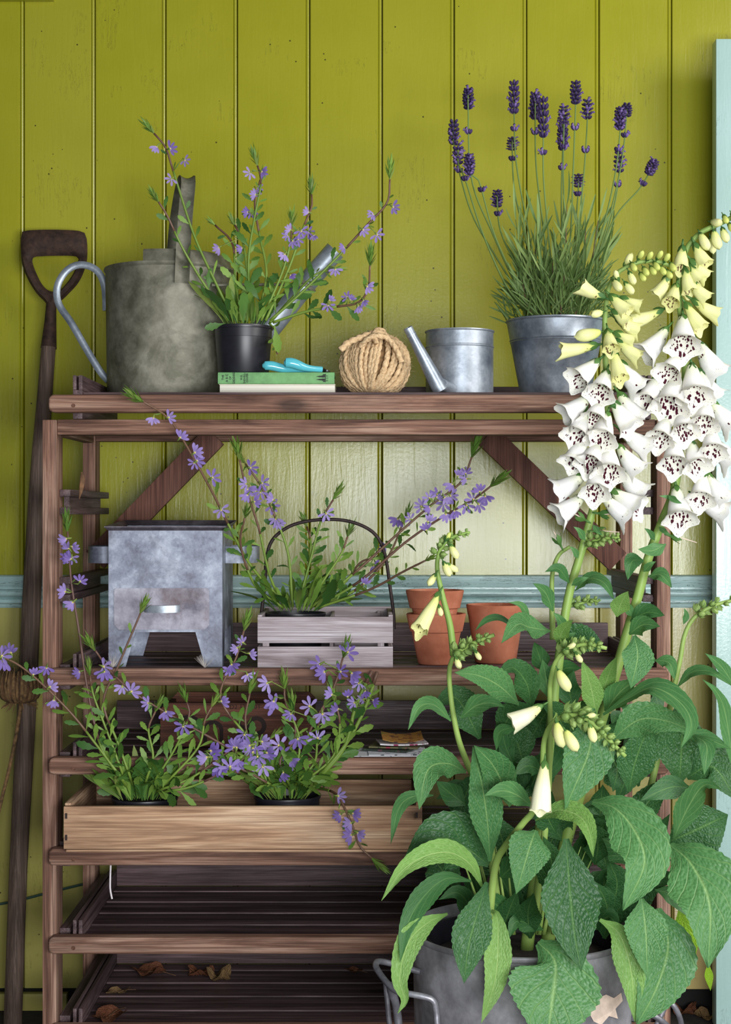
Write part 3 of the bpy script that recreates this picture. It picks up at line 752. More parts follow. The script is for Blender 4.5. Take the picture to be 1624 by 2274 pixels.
bm = bmesh.new(); vs = [bm.verts.new(v) for v in mb.v]
for f in mb.f: bm.faces.new([vs[i] for i in f])
bmesh.ops.recalc_face_normals(bm, faces=bm.faces[:])
MB().bm(bm).build('body', M_galv_box, bx, False)
mb = MB(); e = 0.007; zr = zT + 0.0005
inn = [(xa, dB), (xb, dB), (xb, yb2), (xa, yb2)]; outr = [(xa - e, dB - e), (xb + e, dB - e), (xb + e, yb2 + e), (xa - e, yb2 + e)]
zo = [zr + 0.002, zr + 0.002, zr + 0.012, zr + 0.012]; zi = [zr - 0.004, zr - 0.004, zr + 0.003, zr + 0.003]
vs = [V((x, y, z)) for (x, y), z in zip(inn, zi)] + [V((x, y, z)) for (x, y), z in zip(outr, zo)] + [V((x, y, z + 0.0018)) for (x, y), z in zip(outr, zo)] + [V((x + (th * 1.2 if i in (0, 3) else -th * 1.2), y + (th * 1.2 if i < 2 else -th * 1.2), z + 0.0018)) for i, ((x, y), z) in enumerate(zip(inn, zi))]
fs = []
for i in range(4):
    j = (i + 1) % 4; fs += [[i, j, 4 + j, 4 + i], [4 + i, 4 + j, 8 + j, 8 + i], [8 + i, 8 + j, 12 + j, 12 + i]]
mb.add(vs, fs); mb.build('flared_rim', metal('dark_rim_steel', (92, 84, 92), (60, 52, 58), (132, 126, 134), rough=0.5, metallic=0.4), bx, False)
px0, px1, pz0, pz1 = X(254, dB), X(465, dB), Z(1398, dB), Z(1306, dB); ch = 0.0085
plate_ = MB().extrude_xz([(px0 + ch, pz0), (px1 - ch, pz0), (px1, pz0 + ch), (px1, pz1 - 0.003), (px1 - 0.003, pz1), (px0 + 0.003, pz1), (px0, pz1 - 0.003), (px0, pz0 + ch)], dB - 0.0026, dB - 0.0004).build('front_plate', metal('scuffed_plate_steel', (150, 146, 158), (88, 84, 96), (190, 188, 200), stain=(92, 70, 66), rough=0.5, metallic=0.35, spangle=110, spw=0.02, stain_amt=0.6), bx, False)
hx0, hx1, hz = X(321, dB), X(401, dB), Z(1351, dB)
pts = spline([V((hx0, dB - 0.003, hz)), V((hx0 + 0.006, dB - 0.010, hz - 0.0005)), V(((hx0 + hx1) / 2, dB - 0.015, hz - 0.001)), V((hx1 - 0.006, dB - 0.010, hz - 0.0005)), V((hx1, dB - 0.003, hz))], 17)
mb = MB()
for p in pts: mb.v += [p + V((0, 0, 0.0065)), p + V((0, -0.001, -0.0065)), p + V((0, 0.001, -0.0065)), p + V((0, 0.001, 0.0065))]
for i in range(16):
    for k in range(4): mb.f.append([i * 4 + k, i * 4 + (k + 1) % 4, i * 4 + 4 + (k + 1) % 4, i * 4 + 4 + k])
mb.m = [0] * len(mb.f); mb.uv = [None] * len(mb.f); mb.build('handle', M_galv, plate_)
def band(x, s, ya, yb, out, z0, z1):
    pts = spline([V((x, ya, 0)), V((x + s * out * 0.55, ya - 0.004, 0)), V((x + s * out * 0.98, (ya * 0.8 + yb * 0.2), 0)), V((x + s * out, (ya + yb) / 2, 0)), V((x + s * out * 0.98, (ya * 0.2 + yb * 0.8), 0)), V((x + s * out * 0.55, yb + 0.004, 0)), V((x, yb, 0))], 25)
    mb = MB(); c = V((x, (ya + yb) / 2, 0))
    for p in pts:
        q = p + (c - p).normalized() * 0.0016; mb.v += [V((p.x, p.y, z0)), V((p.x, p.y, z1)), V((q.x, q.y, z1)), V((q.x, q.y, z0))]
    for i in range(24):
        for k in range(4): mb.f.append([i * 4 + k, i * 4 + (k + 1) % 4, i * 4 + 4 + (k + 1) % 4, i * 4 + 4 + k])
    mb.m = [0] * len(mb.f); mb.uv = [None] * len(mb.f); mb.build('side_handle', M_galv_box, bx)
band(xb + 0.0005, 1, 2.92, 3.05, 0.056, Z(1250, 2.94), Z(1213, 2.94))
band(xa - 0.0005, -1, 2.92, 3.05, 0.052, Z(1250, 2.94), Z(1213, 2.94))

# ================================================================== small slatted crate with iron handle
M_grey = [wood('grey_crate_wood_%d' % a, a, (124, 108, 110), (178, 166, 170), (212, 204, 210), 0.2, 0.75, 0.8, blot=(96, 80, 80)) for a in (0, 1, 2)]
dA = 2.832; yA = 3.05
xa, xb = X(572, dA), X(873, dA); zA = ZF2 + 0.0006; zA1 = Z(1370, dA); zg0, zg1 = Z(1436, dA), Z(1428, dA)
cr = thing('wooden_crate', ((xa + xb) / 2, (dA + yA) / 2, zA), 'small grey slatted wooden crate with an arched iron handle', 'crate')
tk = 0.008
for (y, za, zb_) in ((dA, zA, zg0), (dA, zg1, zA1), (yA - tk, zA, zg0), (yA - tk, zg1, zA1 + 0.006)):
    MB().box(xa, xb, y, y + tk, za, zb_, bev=0.001).build('slat', M_grey[0], cr)
for x in (xa, xb - tk):
    for (za, zb_) in ((zA, zg0), (zg1, zA1 + 0.003)):
        MB().box(x, x + tk, dA + tk + 0.0004, yA - tk - 0.0004, za, zb_, bev=0.001).build('slat', M_grey[1], cr)
for k in range(4):
    y0 = dA + tk + 0.001 + k * 0.05; MB().box(xa + tk + 0.0005, xb - tk - 0.0005, y0, y0 + 0.046, zA, zA + 0.007).build('base_board', M_grey[0], cr)
for (cx, cy) in ((xa + tk + 0.0005, dA + tk + 0.0005), (xb - 2 * tk - 0.0115, dA + tk + 0.0005), (xa + tk + 0.0005, yA - tk - 0.0125), (xb - 2 * tk - 0.0115, yA - tk - 0.0125)):
    MB().box(cx, cx + 0.012, cy, cy + 0.012, zA + 0.0075, zA1 - 0.002, bev=0.001).build('corner_block', M_grey[2], cr)
xm = X(735, 2.94)
MB().box(xm, xm + 0.006, dA + tk + 0.001, yA - tk - 0.001, zA + 0.0075, zA1 - 0.002, bev=0.001).build('divider', M_grey[1], cr)
MB().box(xm + 0.0065, xb - tk - 0.013, 2.965, 2.971, zA + 0.0075, zA1 - 0.002, bev=0.001).build('divider', M_grey[0], cr)
M_iron = plain('dark_iron_rod', (52, 40, 40), 0.6, 0.5, 0.2, 100)
yH = 2.945
MB().tube(spline([V((xa - 0.004, yH, zA1 - 0.03)), P(588, 1300, yH), P(592, 1240, yH), P(606, 1198, yH), P(645, 1168, yH), P(700, 1155, yH), P(760, 1155, yH), P(806, 1168, yH), P(838, 1192, yH), P(856, 1235, yH), P(866, 1300, yH), P(874, 1360, yH), V((xb + 0.004, yH, zA1 - 0.03))], 60), 0.0033, 10).build('handle', M_iron, cr)
for px_, side in ((xa - 0.0045, 1), (xb - 0.0015, 1)):
    MB().box(px_, px_ + 0.006, yH - 0.006, yH + 0.006, zA1 - 0.034, zA1 - 0.026).build('handle_bracket', M_iron, cr)

# ================================================================== brown printed box and papers on the third tray
M_brown = [wood('brown_box_wood_%d' % a, a, (64, 34, 24), (104, 60, 44), (132, 82, 62), 0.35, 0.7) for a in (0, 1, 2)]
d0, d9 = 2.945, 3.13
xa, xb = X(356, d0), X(694, d0); z0 = ZF3 + 0.0006; z1 = Z(1561, d0)
pb = thing('printed_box', ((xa + xb) / 2, 3.04, z0), 'open brown wooden box with faded black stencilled marks behind the trailing flowers', 'box')
ch = 0.012
def facep(y0, y1): return MB().extrude_xz([(xa, z0), (xb, z0), (xb, z1 - ch), (xb - ch, z1), (xa + ch, z1), (xa, z1 - ch)], y0, y1)
front = facep(d0, d0 + 0.01).build('front_board', M_brown[0], pb, False)
back = facep(d9 - 0.01, d9).build('back_board', M_brown[0], pb, False)
for x in (xa, xb - 0.009): MB().box(x, x + 0.009, d0 + 0.0102, d9 - 0.0102, z0, z1 - ch, bev=0.001).build('side_board', M_brown[1], pb)
MB().box(xa + 0.0092, xb - 0.0092, d0 + 0.0102, d9 - 0.0102, z0, z0 + 0.006).build('base_board', M_brown[0], pb)
M_print = plain('faded_black_print', (38, 22, 18), 0.8)
yp = d0 - 0.0005
text('D2 1202 0T', 0.012, (X(545, d0), yp, Z(1570, d0)), (PI / 2, 0, 0), M_print, front, 'stencil')
def arc(cx, cy, r, a0, a1, wd):
    mb = MB(); n = 20; vs = []
    for k in range(n + 1):
        a = math.radians(a0 + (a1 - a0) * k / n); c, s = math.cos(a), math.sin(a)
        vs += [V((X(cx + (r - wd / 2) * c, d0), yp, Z(cy - (r - wd / 2) * s, d0))), V((X(cx + (r + wd / 2) * c, d0), yp, Z(cy - (r + wd / 2) * s, d0)))]
    mb.add(vs, [[2 * k, 2 * k + 1, 2 * k + 3, 2 * k + 2] for k in range(n)]); mb.build('stencil_mark', M_print, front, False)
arc(420, 1616, 24, 20, 200, 9); arc(474, 1622, 18, 0, 180, 9); 0
for (a, b, c, d) in ((488, 1620, 496, 1652), (452, 1620, 460, 1652), (528, 1602, 536, 1646)): MB().box(X(a, d0), X(c, d0), yp - 0.0002, yp + 0.0003, Z(d, d0), Z(b, d0)).build('stencil_mark', M_print, front, False)
arc(570, 1612, 17, -90, 250, 10); arc(536, 1628, 14, -90, 90, 8)

def sheet(name, label, c, w_, d_, rot, m, th=0.0006, curl=0.0, tilt=(0, 0), cat='seed packet', parent=None, group=None):
    n = 8; mb = MB(); R = Euler((tilt[0], tilt[1], rot)).to_matrix()
    for lay in (0, 1):
        for i in range(n + 1):
            for j in range(3):
                u, v = i / n - 0.5, j / 2 - 0.5; p = V((u * w_, v * d_, curl * (2 * u) ** 2 + (th if lay else 0))); mb.v.append(V(c) + R @ p)
    def idx(l, i, j): return l * (n + 1) * 3 + i * 3 + j
    fs = []
    for i in range(n):
        for j in range(2):
            fs.append([idx(1, i, j), idx(1, i + 1, j), idx(1, i + 1, j + 1), idx(1, i, j + 1)]); fs.append([idx(0, i, j), idx(0, i, j + 1), idx(0, i + 1, j + 1), idx(0, i + 1, j)])
        fs.append([idx(0, i, 0), idx(0, i + 1, 0), idx(1, i + 1, 0), idx(1, i, 0)]); fs.append([idx(0, i, 2), idx(1, i, 2), idx(1, i + 1, 2), idx(0, i + 1, 2)])
    for j in range(2):
        fs.append([idx(0, 0, j), idx(1, 0, j), idx(1, 0, j + 1), idx(0, 0, j + 1)]); fs.append([idx(0, n, j), idx(0, n, j + 1), idx(1, n, j + 1), idx(1, n, j)])
    uvs = [((i / n), j / 2) for l in (0, 1) for i in range(n + 1) for j in range(3)]
    v = mb.v; mb.v = []; mb.add(v, fs, 0, uvs)
    o = mb.build(name, m); return tag(o, label, cat, group)
def printed(name, bgc, blobs, scale=3.0, thr=0.55):
    t = NT(name); uv = t.n('ShaderNodeTexCoord').outputs['UV']; col = lin(bgc)
    for k, (c, sc_, th_) in enumerate(blobs):
        off = t.n('ShaderNodeVectorMath', operation='ADD', i_0=uv, i_1=(k * 3.7, k * 1.3, k * 5.1)).outputs[0]
        f = t.rng(t.noise(off, sc_, 3, 0.6, 0.6), th_, th_ + 0.03); col = t.mix(f, col, c)
    return t.fin(col, 0.45)
zs = ZF3 + 0.0072
M_white_paper = printed('white_paper', (232, 232, 238), [((150, 156, 176), 9.0, 0.66)])
M_leaflet = printed('leaflet_print', (226, 228, 236), [((40, 52, 60), 7.0, 0.58), ((120, 110, 130), 12, 0.64)])
sheet('paper_sheet', 'plain white paper sheet lying on the tray front under the leaflet', (X(850, 2.84), 2.832, zs), 0.125, 0.10, 0.0, M_white_paper, 0.0007, cat='paper')
sheet('leaflet', 'white leaflet with dark line drawing under the seed packets', (X(882, 2.84), 2.838, zs + 0.0012), 0.105, 0.096, 0.03, M_leaflet, 0.0007, cat='paper')
pk = [('dark green seed packet at the bottom of the pile', (X(868, 2.86), 2.855, zs + 0.003), 0.085, 0.07, -0.35, printed('dark_packet', (42, 52, 44), [((92, 60, 70), 4.0, 0.58), ((60, 80, 60), 8, 0.6)]), 0.003, 0.0),
      ('olive seed packet with cream edge in the middle of the pile', (X(880, 2.86), 2.858, zs + 0.0075), 0.088, 0.066, -0.2, printed('olive_packet', (96, 92, 56), [((138, 40, 60), 4.0, 0.6), ((46, 60, 36), 6, 0.55)]), 0.003, 0.0),
      ('white seed packet with pink flowers in the pile', (X(893, 2.86), 2.862, zs + 0.012), 0.088, 0.064, 0.12, printed('pink_packet', (214, 210, 216), [((150, 22, 84), 5.0, 0.55), ((90, 120, 80), 7, 0.62)]), 0.002, 0.002),
      ('curled ochre seed packet with mottled picture on top of the pile', (X(893, 2.86), 2.868, zs + 0.0195), 0.074, 0.060, 0.05, printed('ochre_packet', (176, 128, 66), [((96, 60, 58), 5.0, 0.56), ((140, 62, 52), 7, 0.6), ((132, 128, 62), 4, 0.62)]), 0.0008, 0.006)]
for i, (lb, c, w_, d_, r, m, th_, cu) in enumerate(pk):
    sheet('seed_packet', lb, c, w_, d_, r, m, th_, cu, (0.12 if i == 3 else 0.0, 0), 'seed packet', None, 'seed packets on the tray')

# ================================================================== long pale planter box
M_pale = [wood('pale_box_wood_%d' % a, a, (116, 82, 60), (188, 150, 118), (220, 188, 156), 0.26, 0.75, 0.8, blot=(110, 76, 54)) for a in (0, 1, 2)]
dP = 2.745; yP = 3.03
xa, xb = X(141, dP), X(938, dP); zP = 0.4672; zP1 = Z(1791, dP); zsp = Z(1886, dP)
pl = thing('planter_box', ((xa + xb) / 2, (dP + yP) / 2, zP), 'long shallow pale wooden planter box holding two potted flowers', 'planter box')
MB().box(xa, xb, dP, dP + 0.011, zsp, zP1, bev=0.0015).build('front_board', M_pale[0], pl)
MB().box(xa, xb, yP - 0.011, yP, zsp, zP1, bev=0.0015).build('back_board', M_pale[0], pl)
for x in (xa, xb - 0.011):
    MB().box(x, x + 0.011, dP + 0.0112, yP - 0.0112, zsp, zP1 + 0.004, bev=0.0015).build('end_board', M_pale[1], pl)
MB().box(xa + 0.004, xb - 0.004, dP + 0.001, dP + 0.095, zP, zsp - 0.0008, bev=0.002).build('base_board', M_pale[0], pl)
MB().box(xa + 0.004, xb - 0.004, dP + 0.098, dP + 0.19, zP, zsp - 0.0008, bev=0.002).build('base_board', M_pale[0], pl)
MB().box(xa + 0.004, xb - 0.004, dP + 0.193, yP - 0.001, zP, zsp - 0.0008, bev=0.002).build('base_board', M_pale[0], pl)
for (px, py) in ((147, 1812), (147, 1860), (926, 1810), (926, 1858)):
    MB().beam(P(px, py - 6, dP - 0.0012), P(px, py + 6, dP - 0.0012), 0.0035, 0.0024).build('staple', M_iron, pl)

# pale bit of string hanging under the tray bar
tag(MB().tube(spline([P(246, 1921, 2.785), P(245, 1950, 2.786), P(245, 1975, 2.784), P(249, 1996, 2.784)], 10), 0.0016, 6).build('string_end', plain('white_string', (214, 204, 208), 0.8)),
    'short white string end hanging below the bar under the planter box', 'string')
# ================================================================== fan flowers (trailing plants with toothed leaves)
M_fstem = simpleleaf('fan_stem_green', (96, 124, 44), (122, 146, 62), 0.05)
M_fstem_d = simpleleaf('fan_stem_purple', (92, 62, 58), (112, 86, 66), 0.0)
M_fleaf = simpleleaf('fan_leaf', (80, 120, 46), (138, 170, 76), 0.30)
M_fleaf_d = simpleleaf('fan_leaf_dark', (46, 86, 42), (88, 126, 54), 0.22)
M_ftip = simpleleaf('fan_tip', (74, 104, 46), (150, 166, 84), 0.25)
t_ = NT('fan_petal'); uv = t_.n('ShaderNodeTexCoord').outputs['UV']; sx_ = t_.n('ShaderNodeSeparateXYZ', i_0=uv)
oi_ = t_.n('ShaderNodeObjectInfo').outputs['Random']
pc = t_.mix(oi_, (122, 98, 176), (172, 152, 212)); pc = t_.mix(t_.rng(sx_.outputs[1], 0.0, 0.28, 1, 0), pc, (222, 208, 228))
t_.fin(pc, 0.55, 0, None, 0.2); M_petal = t_.translucent(pc, 0.3)
M_throat = plain('flower_throat', (226, 202, 110), 0.6)

def fan_leaf_mesh(ln, wd, teeth, bend, mat_, name, seed):
    r = random.Random(seed); n = 9; vs = []; uvs = []
    for i in range(n + 1):
        t = i / n
        wv = wd * (0.10 + 0.9 * (math.sin(min(1, t / 0.68) * PI / 2) ** 1.8 if t < 0.68 else math.cos((t - 0.68) / 0.32 * PI / 2) ** 0.7)) * (1 if t < 1 else 0.0)
        if i == n: wv = 0.04 * wd
        tz = ln * t; yy = -bend * ln * t * t
        tooth = 1 + (0.22 if (i % 2 == 0 and t > 0.3 and i < n) else 0) * teeth
        for s in (-1, 0, 1):
            vs.append(V((s * wv * tooth / 2, yy - (abs(s) * 0.06 * wd), tz))); uvs.append((s, t))
    fs = []
    for i in range(n):
        for s in range(2): fs.append([i * 3 + s, i * 3 + s + 1, i * 3 + s + 4, i * 3 + s + 3])
    return MB().add(vs, fs, 0, uvs).mesh(name, mat_, True, None, 0)
FL = [fan_leaf_mesh(1, w_, t, b, m, 'fan_leaf', k) for k, (w_, t, b, m) in enumerate([(0.27, 1.3, 0.15, M_fleaf), (0.23, 1.3, 0.30, M_fleaf), (0.31, 1.5, 0.05, M_fleaf_d), (0.19, 1.2, -0.1, M_fleaf), (0.27, 1.5, 0.4, M_fleaf_d)])]
FN = [fan_leaf_mesh(1, w_, 0, b, m, 'narrow_leaf', k) for k, (w_, b, m) in enumerate([(0.16, 0.15, M_fleaf), (0.14, 0.35, M_ftip)])]
def fan_flower_mesh(spread, n, cup, seed):
    """petals fan out on one side; local +Z outwards, face towards -Y"""
    r = random.Random(seed); mb = MB()
    for k in range(n):
        a = math.radians(-spread / 2 + spread * k / (n - 1)) + r.uniform(-.05, .05); d = V((math.sin(a), 0, math.cos(a))); c = V((math.cos(a), 0, -math.sin(a)))
        ln = r.uniform(0.9, 1.05); vs = []; uvs = []
        prof = [(0.0, 0.06), (0.2, 0.07), (0.42, 0.135), (0.68, 0.185), (0.88, 0.14), (1.0, 0.03)]
        for (t, h) in prof:
            y = -cup * math.sin(t * PI * 0.7) * ln - (0.12 if t > 0 else 0) * (1 - t) * 0
            for s in (-1, 0, 1): vs.append(d * (t * ln) + c * (s * h * ln * 0.9) + V((0, y + (0.035 if s == 0 else 0.0), 0))); uvs.append((s, t))
        mb.add(vs, [[i * 3 + s, i * 3 + s + 1, i * 3 + s + 4, i * 3 + s + 3] for i in range(5) for s in range(2)], 0, uvs)
    # tube and throat
    mb.tube([V((0, 0.05, -0.42)), V((0, 0.0, -0.15)), V((0, -0.06, 0.05))], [0.05, 0.09, 0.13], 7, 2)
    mb.tube([V((0, -0.05, 0.02)), V((0, -0.12, 0.16))], [0.10, 0.05], 6, 1)
    return mb.mesh('fan_flower', [M_petal, M_throat, M_ftip], True, None, 0)
FF = [fan_flower_mesh(150, 5, 0.10, 1), fan_flower_mesh(120, 5, 0.3, 2), fan_flower_mesh(190, 5, 0.02, 3), fan_flower_mesh(80, 4, 0.45, 4)]
def fan_tip_mesh(seed):
    r = random.Random(seed); mb = MB()
    for k in range(15):
        a = k * 2.4; el = 0.15 + 0.85 * (k / 15); out = 0.42 * (1 - el * 0.75); ln = r.uniform(0.55, 0.8) * (0.7 + 0.3 * el)
        b = V((0, 0, el * 0.45)); d = V((math.cos(a) * out, math.sin(a) * out, 1)).normalized(); c = V((-math.sin(a), math.cos(a), 0))
        p = [b, b + d * ln * 0.5 + V((math.cos(a), math.sin(a), 0)) * 0.05, b + d * ln + V((math.cos(a), math.sin(a), 0)) * out * 0.35]
        wd = 0.055
        vs = [p[0] - c * wd * .6, p[0] + c * wd * .6, p[1] - c * wd, p[1] + c * wd, p[2]]
        mb.add(vs, [[0, 1, 3, 2], [2, 3, 4]], 0 if k % 3 else 1)
    return mb.mesh('fan_tip', [M_fleaf, M_ftip], True, None, 0)
FT = [fan_tip_mesh(k) for k in range(3)]

def aim(loc, zdir, ydir, size, spin=0.0):
    z = V(zdir).normalized(); y = V(ydir) - z * V(ydir).dot(z)
    y = y.normalized() if y.length > 1e-5 else z.orthogonal().normalized()
    x = y.cross(z); m = Matrix((x, y, z)).transposed().to_4x4()
    m = Matrix.Translation(loc) @ m @ Matrix.Rotation(spin, 4, 'Z') @ Matrix.Diagonal((size, size, size, 1)); return m
BACK = V((0, 1, 0))

FRONT = []     # plants whose stems lean out in front of the tray bar above them
def fan_stem(root, R, pts, d0, d1, flowers=(), leaves=8, tip=30, r0=3.4, r1=2.2, leaflen=(22, 44), dark=0.5, lo=0.15, hi=0.95, fsize=19, ds=None):
    leaves = int(leaves * (1.9 if root in FRONT else 1.5))
    n = len(pts); dd_ = ds if ds else [d0 + (d1 - d0) * i / (n - 1) for i in range(n)]
    if not ds and root in FRONT:
        q = (pts[0][0] * 0.72 + pts[1][0] * 0.28, pts[0][1] * 0.72 + pts[1][1] * 0.28)
        pts = [pts[0], q] + list(pts[1:]); dd_ = [d0 - 0.02, 2.752] + [min(v, 2.75) for v in dd_[1:]]; n += 1
    pp = spline([P(x, y, d) for (x, y), d in zip(pts, dd_)], max(14, n * 5)); m = len(pp); dm = (d0 + d1) / 2
    k = int(m * dark); rad = [L(r0 + (r1 - r0) * i / (m - 1), dm) for i in range(m)]
    mb = MB().tube(pp[:k + 1], rad[:k + 1], 7, 0); 
    if k < m - 1: mb.tube(pp[k:], rad[k:], 7, 1)
    mb.build('stem', [M_fstem, M_fstem_d], root, sharp=0)
    if tip:
        z = (pp[-1] - pp[-3]).normalized()
        inst('tip', R.choice(FT), root, aim(pp[-1] - z * L(tip * 0.15, dm), z, BACK, L(tip * 1.5, dm), R.uniform(0, 6)))
    for q in range(leaves):
        t = lo + (hi - lo) * (q + R.uniform(0, 0.8)) / leaves; i = min(m - 2, int(t * (m - 1))); tn = (pp[i + 1] - pp[i]).normalized()
        sd = tn.cross(V((0, -1, 0))).normalized() * (1 if q % 2 else -1)
        z = (tn * R.uniform(0.5, 1.2) + sd * R.uniform(0.5, 1.0) + V((0, R.uniform(-0.6, 0.5), 0))).normalized()
        sz = L(R.uniform(*leaflen) * (1.15 - 0.5 * t), dm)
        inst('leaf', R.choice(FL + FN[:1]), root, aim(pp[i], z, BACK + V((R.uniform(-.8, .8), 0, R.uniform(-.8, .8))), sz))
    for (fx, fy) in flowers:
        # find the stem point nearest to the flower in the picture and hang the flower from it
        best = min(range(m), key=lambda i: ((812 + pp[i].x * F / pp[i].y - fx) ** 2 + (1137 - (pp[i].z - EYE) * F / pp[i].y - fy) ** 2))
        b = pp[best]; d = b.y - L(R.uniform(2, 16), dm); c = P(fx, fy, d); v = c - b
        sz = L(fsize * R.uniform(0.9, 1.2), dm)
        z = V((v.x, 0, v.z)); z = z.normalized() if z.length > 1e-4 else V((R.uniform(-1, 1), 0, -0.3)).normalized()
        z = (z * 0.8 + V((R.uniform(-.7, .7), 0, R.uniform(-1.0, 0.2)))).normalized()
        me = R.choice(FF)
        inst('flower', me, root, aim(c - z * sz * 0.45, z, BACK + V((R.uniform(-.5, .5), 0, R.uniform(-.1, .7))), sz))
        ln = (c - z * sz * 0.8 - b)
        if ln.length > 0.006:
            MB().tube([b, b + ln * 0.6 + V((0, -0.001, 0)), c - z * sz * 0.75], 0.0009, 5).build('flower_stalk', M_ftip, root, sharp=0)
            inst('leaf', R.choice(FN), root, aim(b, (v.normalized() + V((0, 0, .4))).normalized(), BACK, L(18, dm)))
    return pp
def basal(root, R, cx, cy, d, rx, n, hmin, hmax, spread=1.0, up=0.9, fwd=0.0):
    for k in range(n):
        a = R.uniform(0, 2 * PI); r = math.sqrt(R.uniform(0, 1)); b = P(cx, cy, d) + V((math.cos(a) * r * L(rx, d), math.sin(a) * r * L(rx, d), 0))
        if fwd: b.y = d - 0.030 - 0.022 * R.random()
        z = V((math.cos(a) * r * spread + R.uniform(-.35, .35), (math.sin(a) * r * spread * 0.8 if not fwd else 0) + fwd, up + R.uniform(-0.2, 0.3))).normalized()
        inst('leaf', R.choice(FL + FN * 2), root, aim(b, z, V((-math.cos(a), -math.sin(a), 0)) if R.random() < .6 else BACK + V((R.uniform(-1, 1), 0, 0)), L(R.uniform(hmin, hmax), d)))
def black_pot(root, c, r, h, rb):
    z = c.z
    pr_ = [(0, 0), (rb - 0.002, 0), (rb, 0.003), (r * 0.945, h - 0.022), (r * 0.955, h - 0.0215), (r * 0.965, h - 0.006), (r * 0.99, h - 0.0055), (r, h - 0.003), (r * 0.995, h), (r * 0.965, h), (r * 0.955, h - 0.004), (rb - 0.003, 0.004), (0, 0.004)]
    MB().lathe([(a, z + b) for a, b in pr_], (c.x, c.y, 0), 48).build('pot', M_blackplastic, root)
    MB().lathe([(0.0, h - 0.006), (r * 0.5, h - 0.008), (r * 0.945, h - 0.013)], c, 24).build('compost', M_soilpot, root)

# plant 1: on the books
R = random.Random(11); d = 2.93
c = V((X(541, d), d, zb2 + 0.0004)); p1 = thing('fan_flower_plant', c, 'sparse fan flower plant in a black plastic pot standing on the green book', 'plant', 'potted fan flowers')
black_pot(p1, c, L(66, d), Z(726, d) - c.z, L(56, d))
fan_stem(p1, R, [(520, 712), (480, 630), (430, 520), (385, 380), (368, 328), (342, 296)], d, 2.90, [(345, 332), (385, 328), (415, 360), (376, 402)], 6, 34, dark=0.78, leaflen=(24, 40), fsize=16)
fan_stem(p1, R, [(508, 712), (440, 610), (400, 540), (372, 480), (352, 448)], d, 2.88, [], 7, 30, dark=0.72, leaflen=(26, 50), fsize=16)
fan_stem(p1, R, [(545, 712), (548, 610), (540, 540), (522, 500)], d, 2.95, [(480, 552), (532, 552)], 8, 26, dark=0.8, leaflen=(30, 56), fsize=16)
fan_stem(p1, R, [(558, 712), (552, 580), (566, 480), (580, 405), (572, 368)], d, 2.93, [(550, 388), (588, 383), (545, 470), (562, 432)], 8, 36, dark=0.85, leaflen=(26, 52), fsize=16)
fan_stem(p1, R, [(570, 712), (592, 610), (576, 520), (566, 450), (578, 400)], d, 2.97, [(575, 425), (555, 478)], 8, 26, dark=0.6, leaflen=(30, 56), fsize=16)
fan_stem(p1, R, [(580, 712), (625, 610), (645, 540), (648, 502)], d, 2.90, [(640, 508), (634, 525), (672, 520), (655, 540), (628, 570), (668, 535)], 7, 34, dark=0.8, fsize=16)
fan_stem(p1, R, [(590, 712), (640, 600), (672, 510), (692, 460), (692, 432)], d, 2.95, [(680, 470), (690, 520), (700, 528), (650, 615)], 8, 34, dark=0.75, fsize=16)
fan_stem(p1, R, [(600, 712), (680, 640), (760, 560), (815, 500), (860, 450), (866, 398)], d, 2.88, [(880, 462), (825, 480), (812, 515), (842, 527), (760, 552), (745, 605)], 7, 38, dark=0.55, leaflen=(24, 44), fsize=16)
fan_stem(p1, R, [(606, 716), (680, 692), (740, 682), (795, 672), (818, 640), (822, 590)], d, 2.84, [(728, 685), (768, 655), (800, 684), (822, 640), (782, 662), (812, 672), (735, 662), (795, 690)], 9, 40, dark=0.5, leaflen=(26, 56), fsize=16)
fan_stem(p1, R, [(535, 712), (522, 610), (516, 540), (478, 500)], d, 2.96, [], 6, 22, dark=0.6, leaflen=(26, 50), fsize=16)
fan_stem(p1, R, [(600, 716), (650, 660), (700, 610), (735, 600)], d, 2.99, [], 8, 30, dark=0.9, leaflen=(34, 60), fsize=16)
fan_stem(p1, R, [(598, 718), (612, 735), (612, 765), (616, 785)], d, 2.87, [], 3, 0, dark=0.9, r0=2.5, fsize=16)
basal(p1, R, 541, 722, d, 50, 40, 40, 120, 0.9, 1.3)
inst('leaf', FL[0], p1, aim(P(610, 722, 2.87), V((0.15, 0, -1)), BACK, L(62, d)))
inst('leaf', FL[2], p1, aim(P(500, 718, 2.885), V((-1, 0, -0.25)), BACK, L(46, d)))

# plant 2: in the grey crate
R = random.Random(12); d = 2.938
c = V((X(657, d), d, zA + 0.0078)); p2 = thing('fan_flower_plant', c, 'bushy fan flower plant in a black pot set into the grey slatted crate', 'plant', 'potted fan flowers')
black_pot(p2, c, L(67, d), Z(1360, d) - c.z, L(52, d))
fan_stem(p2, R, [(640, 1348), (560, 1260), (510, 1170), (470, 1090), (420, 1000), (375, 930), (318, 892)], d, 2.72, [(340, 935), (382, 925), (405, 965), (440, 1000), (425, 1030), (480, 1057), (495, 1140), (445, 1020)], 8, 44, dark=0.4, leaflen=(26, 44), lo=.1, hi=.55)
fan_stem(p2, R, [(632, 1348), (600, 1280), (574, 1170), (548, 1090), (532, 1020)], d, 2.86, [(565, 1038), (540, 1075), (572, 1112), (556, 1092), (545, 1105)], 8, 44, dark=0.5)
fan_stem(p2, R, [(650, 1348), (640, 1230), (612, 1150), (580, 1080), (545, 1030)], d, 2.90, [(612, 1160), (600, 1108), (622, 1166), (575, 1100), (590, 1075), (610, 1130)], 8, 26, dark=0.55)
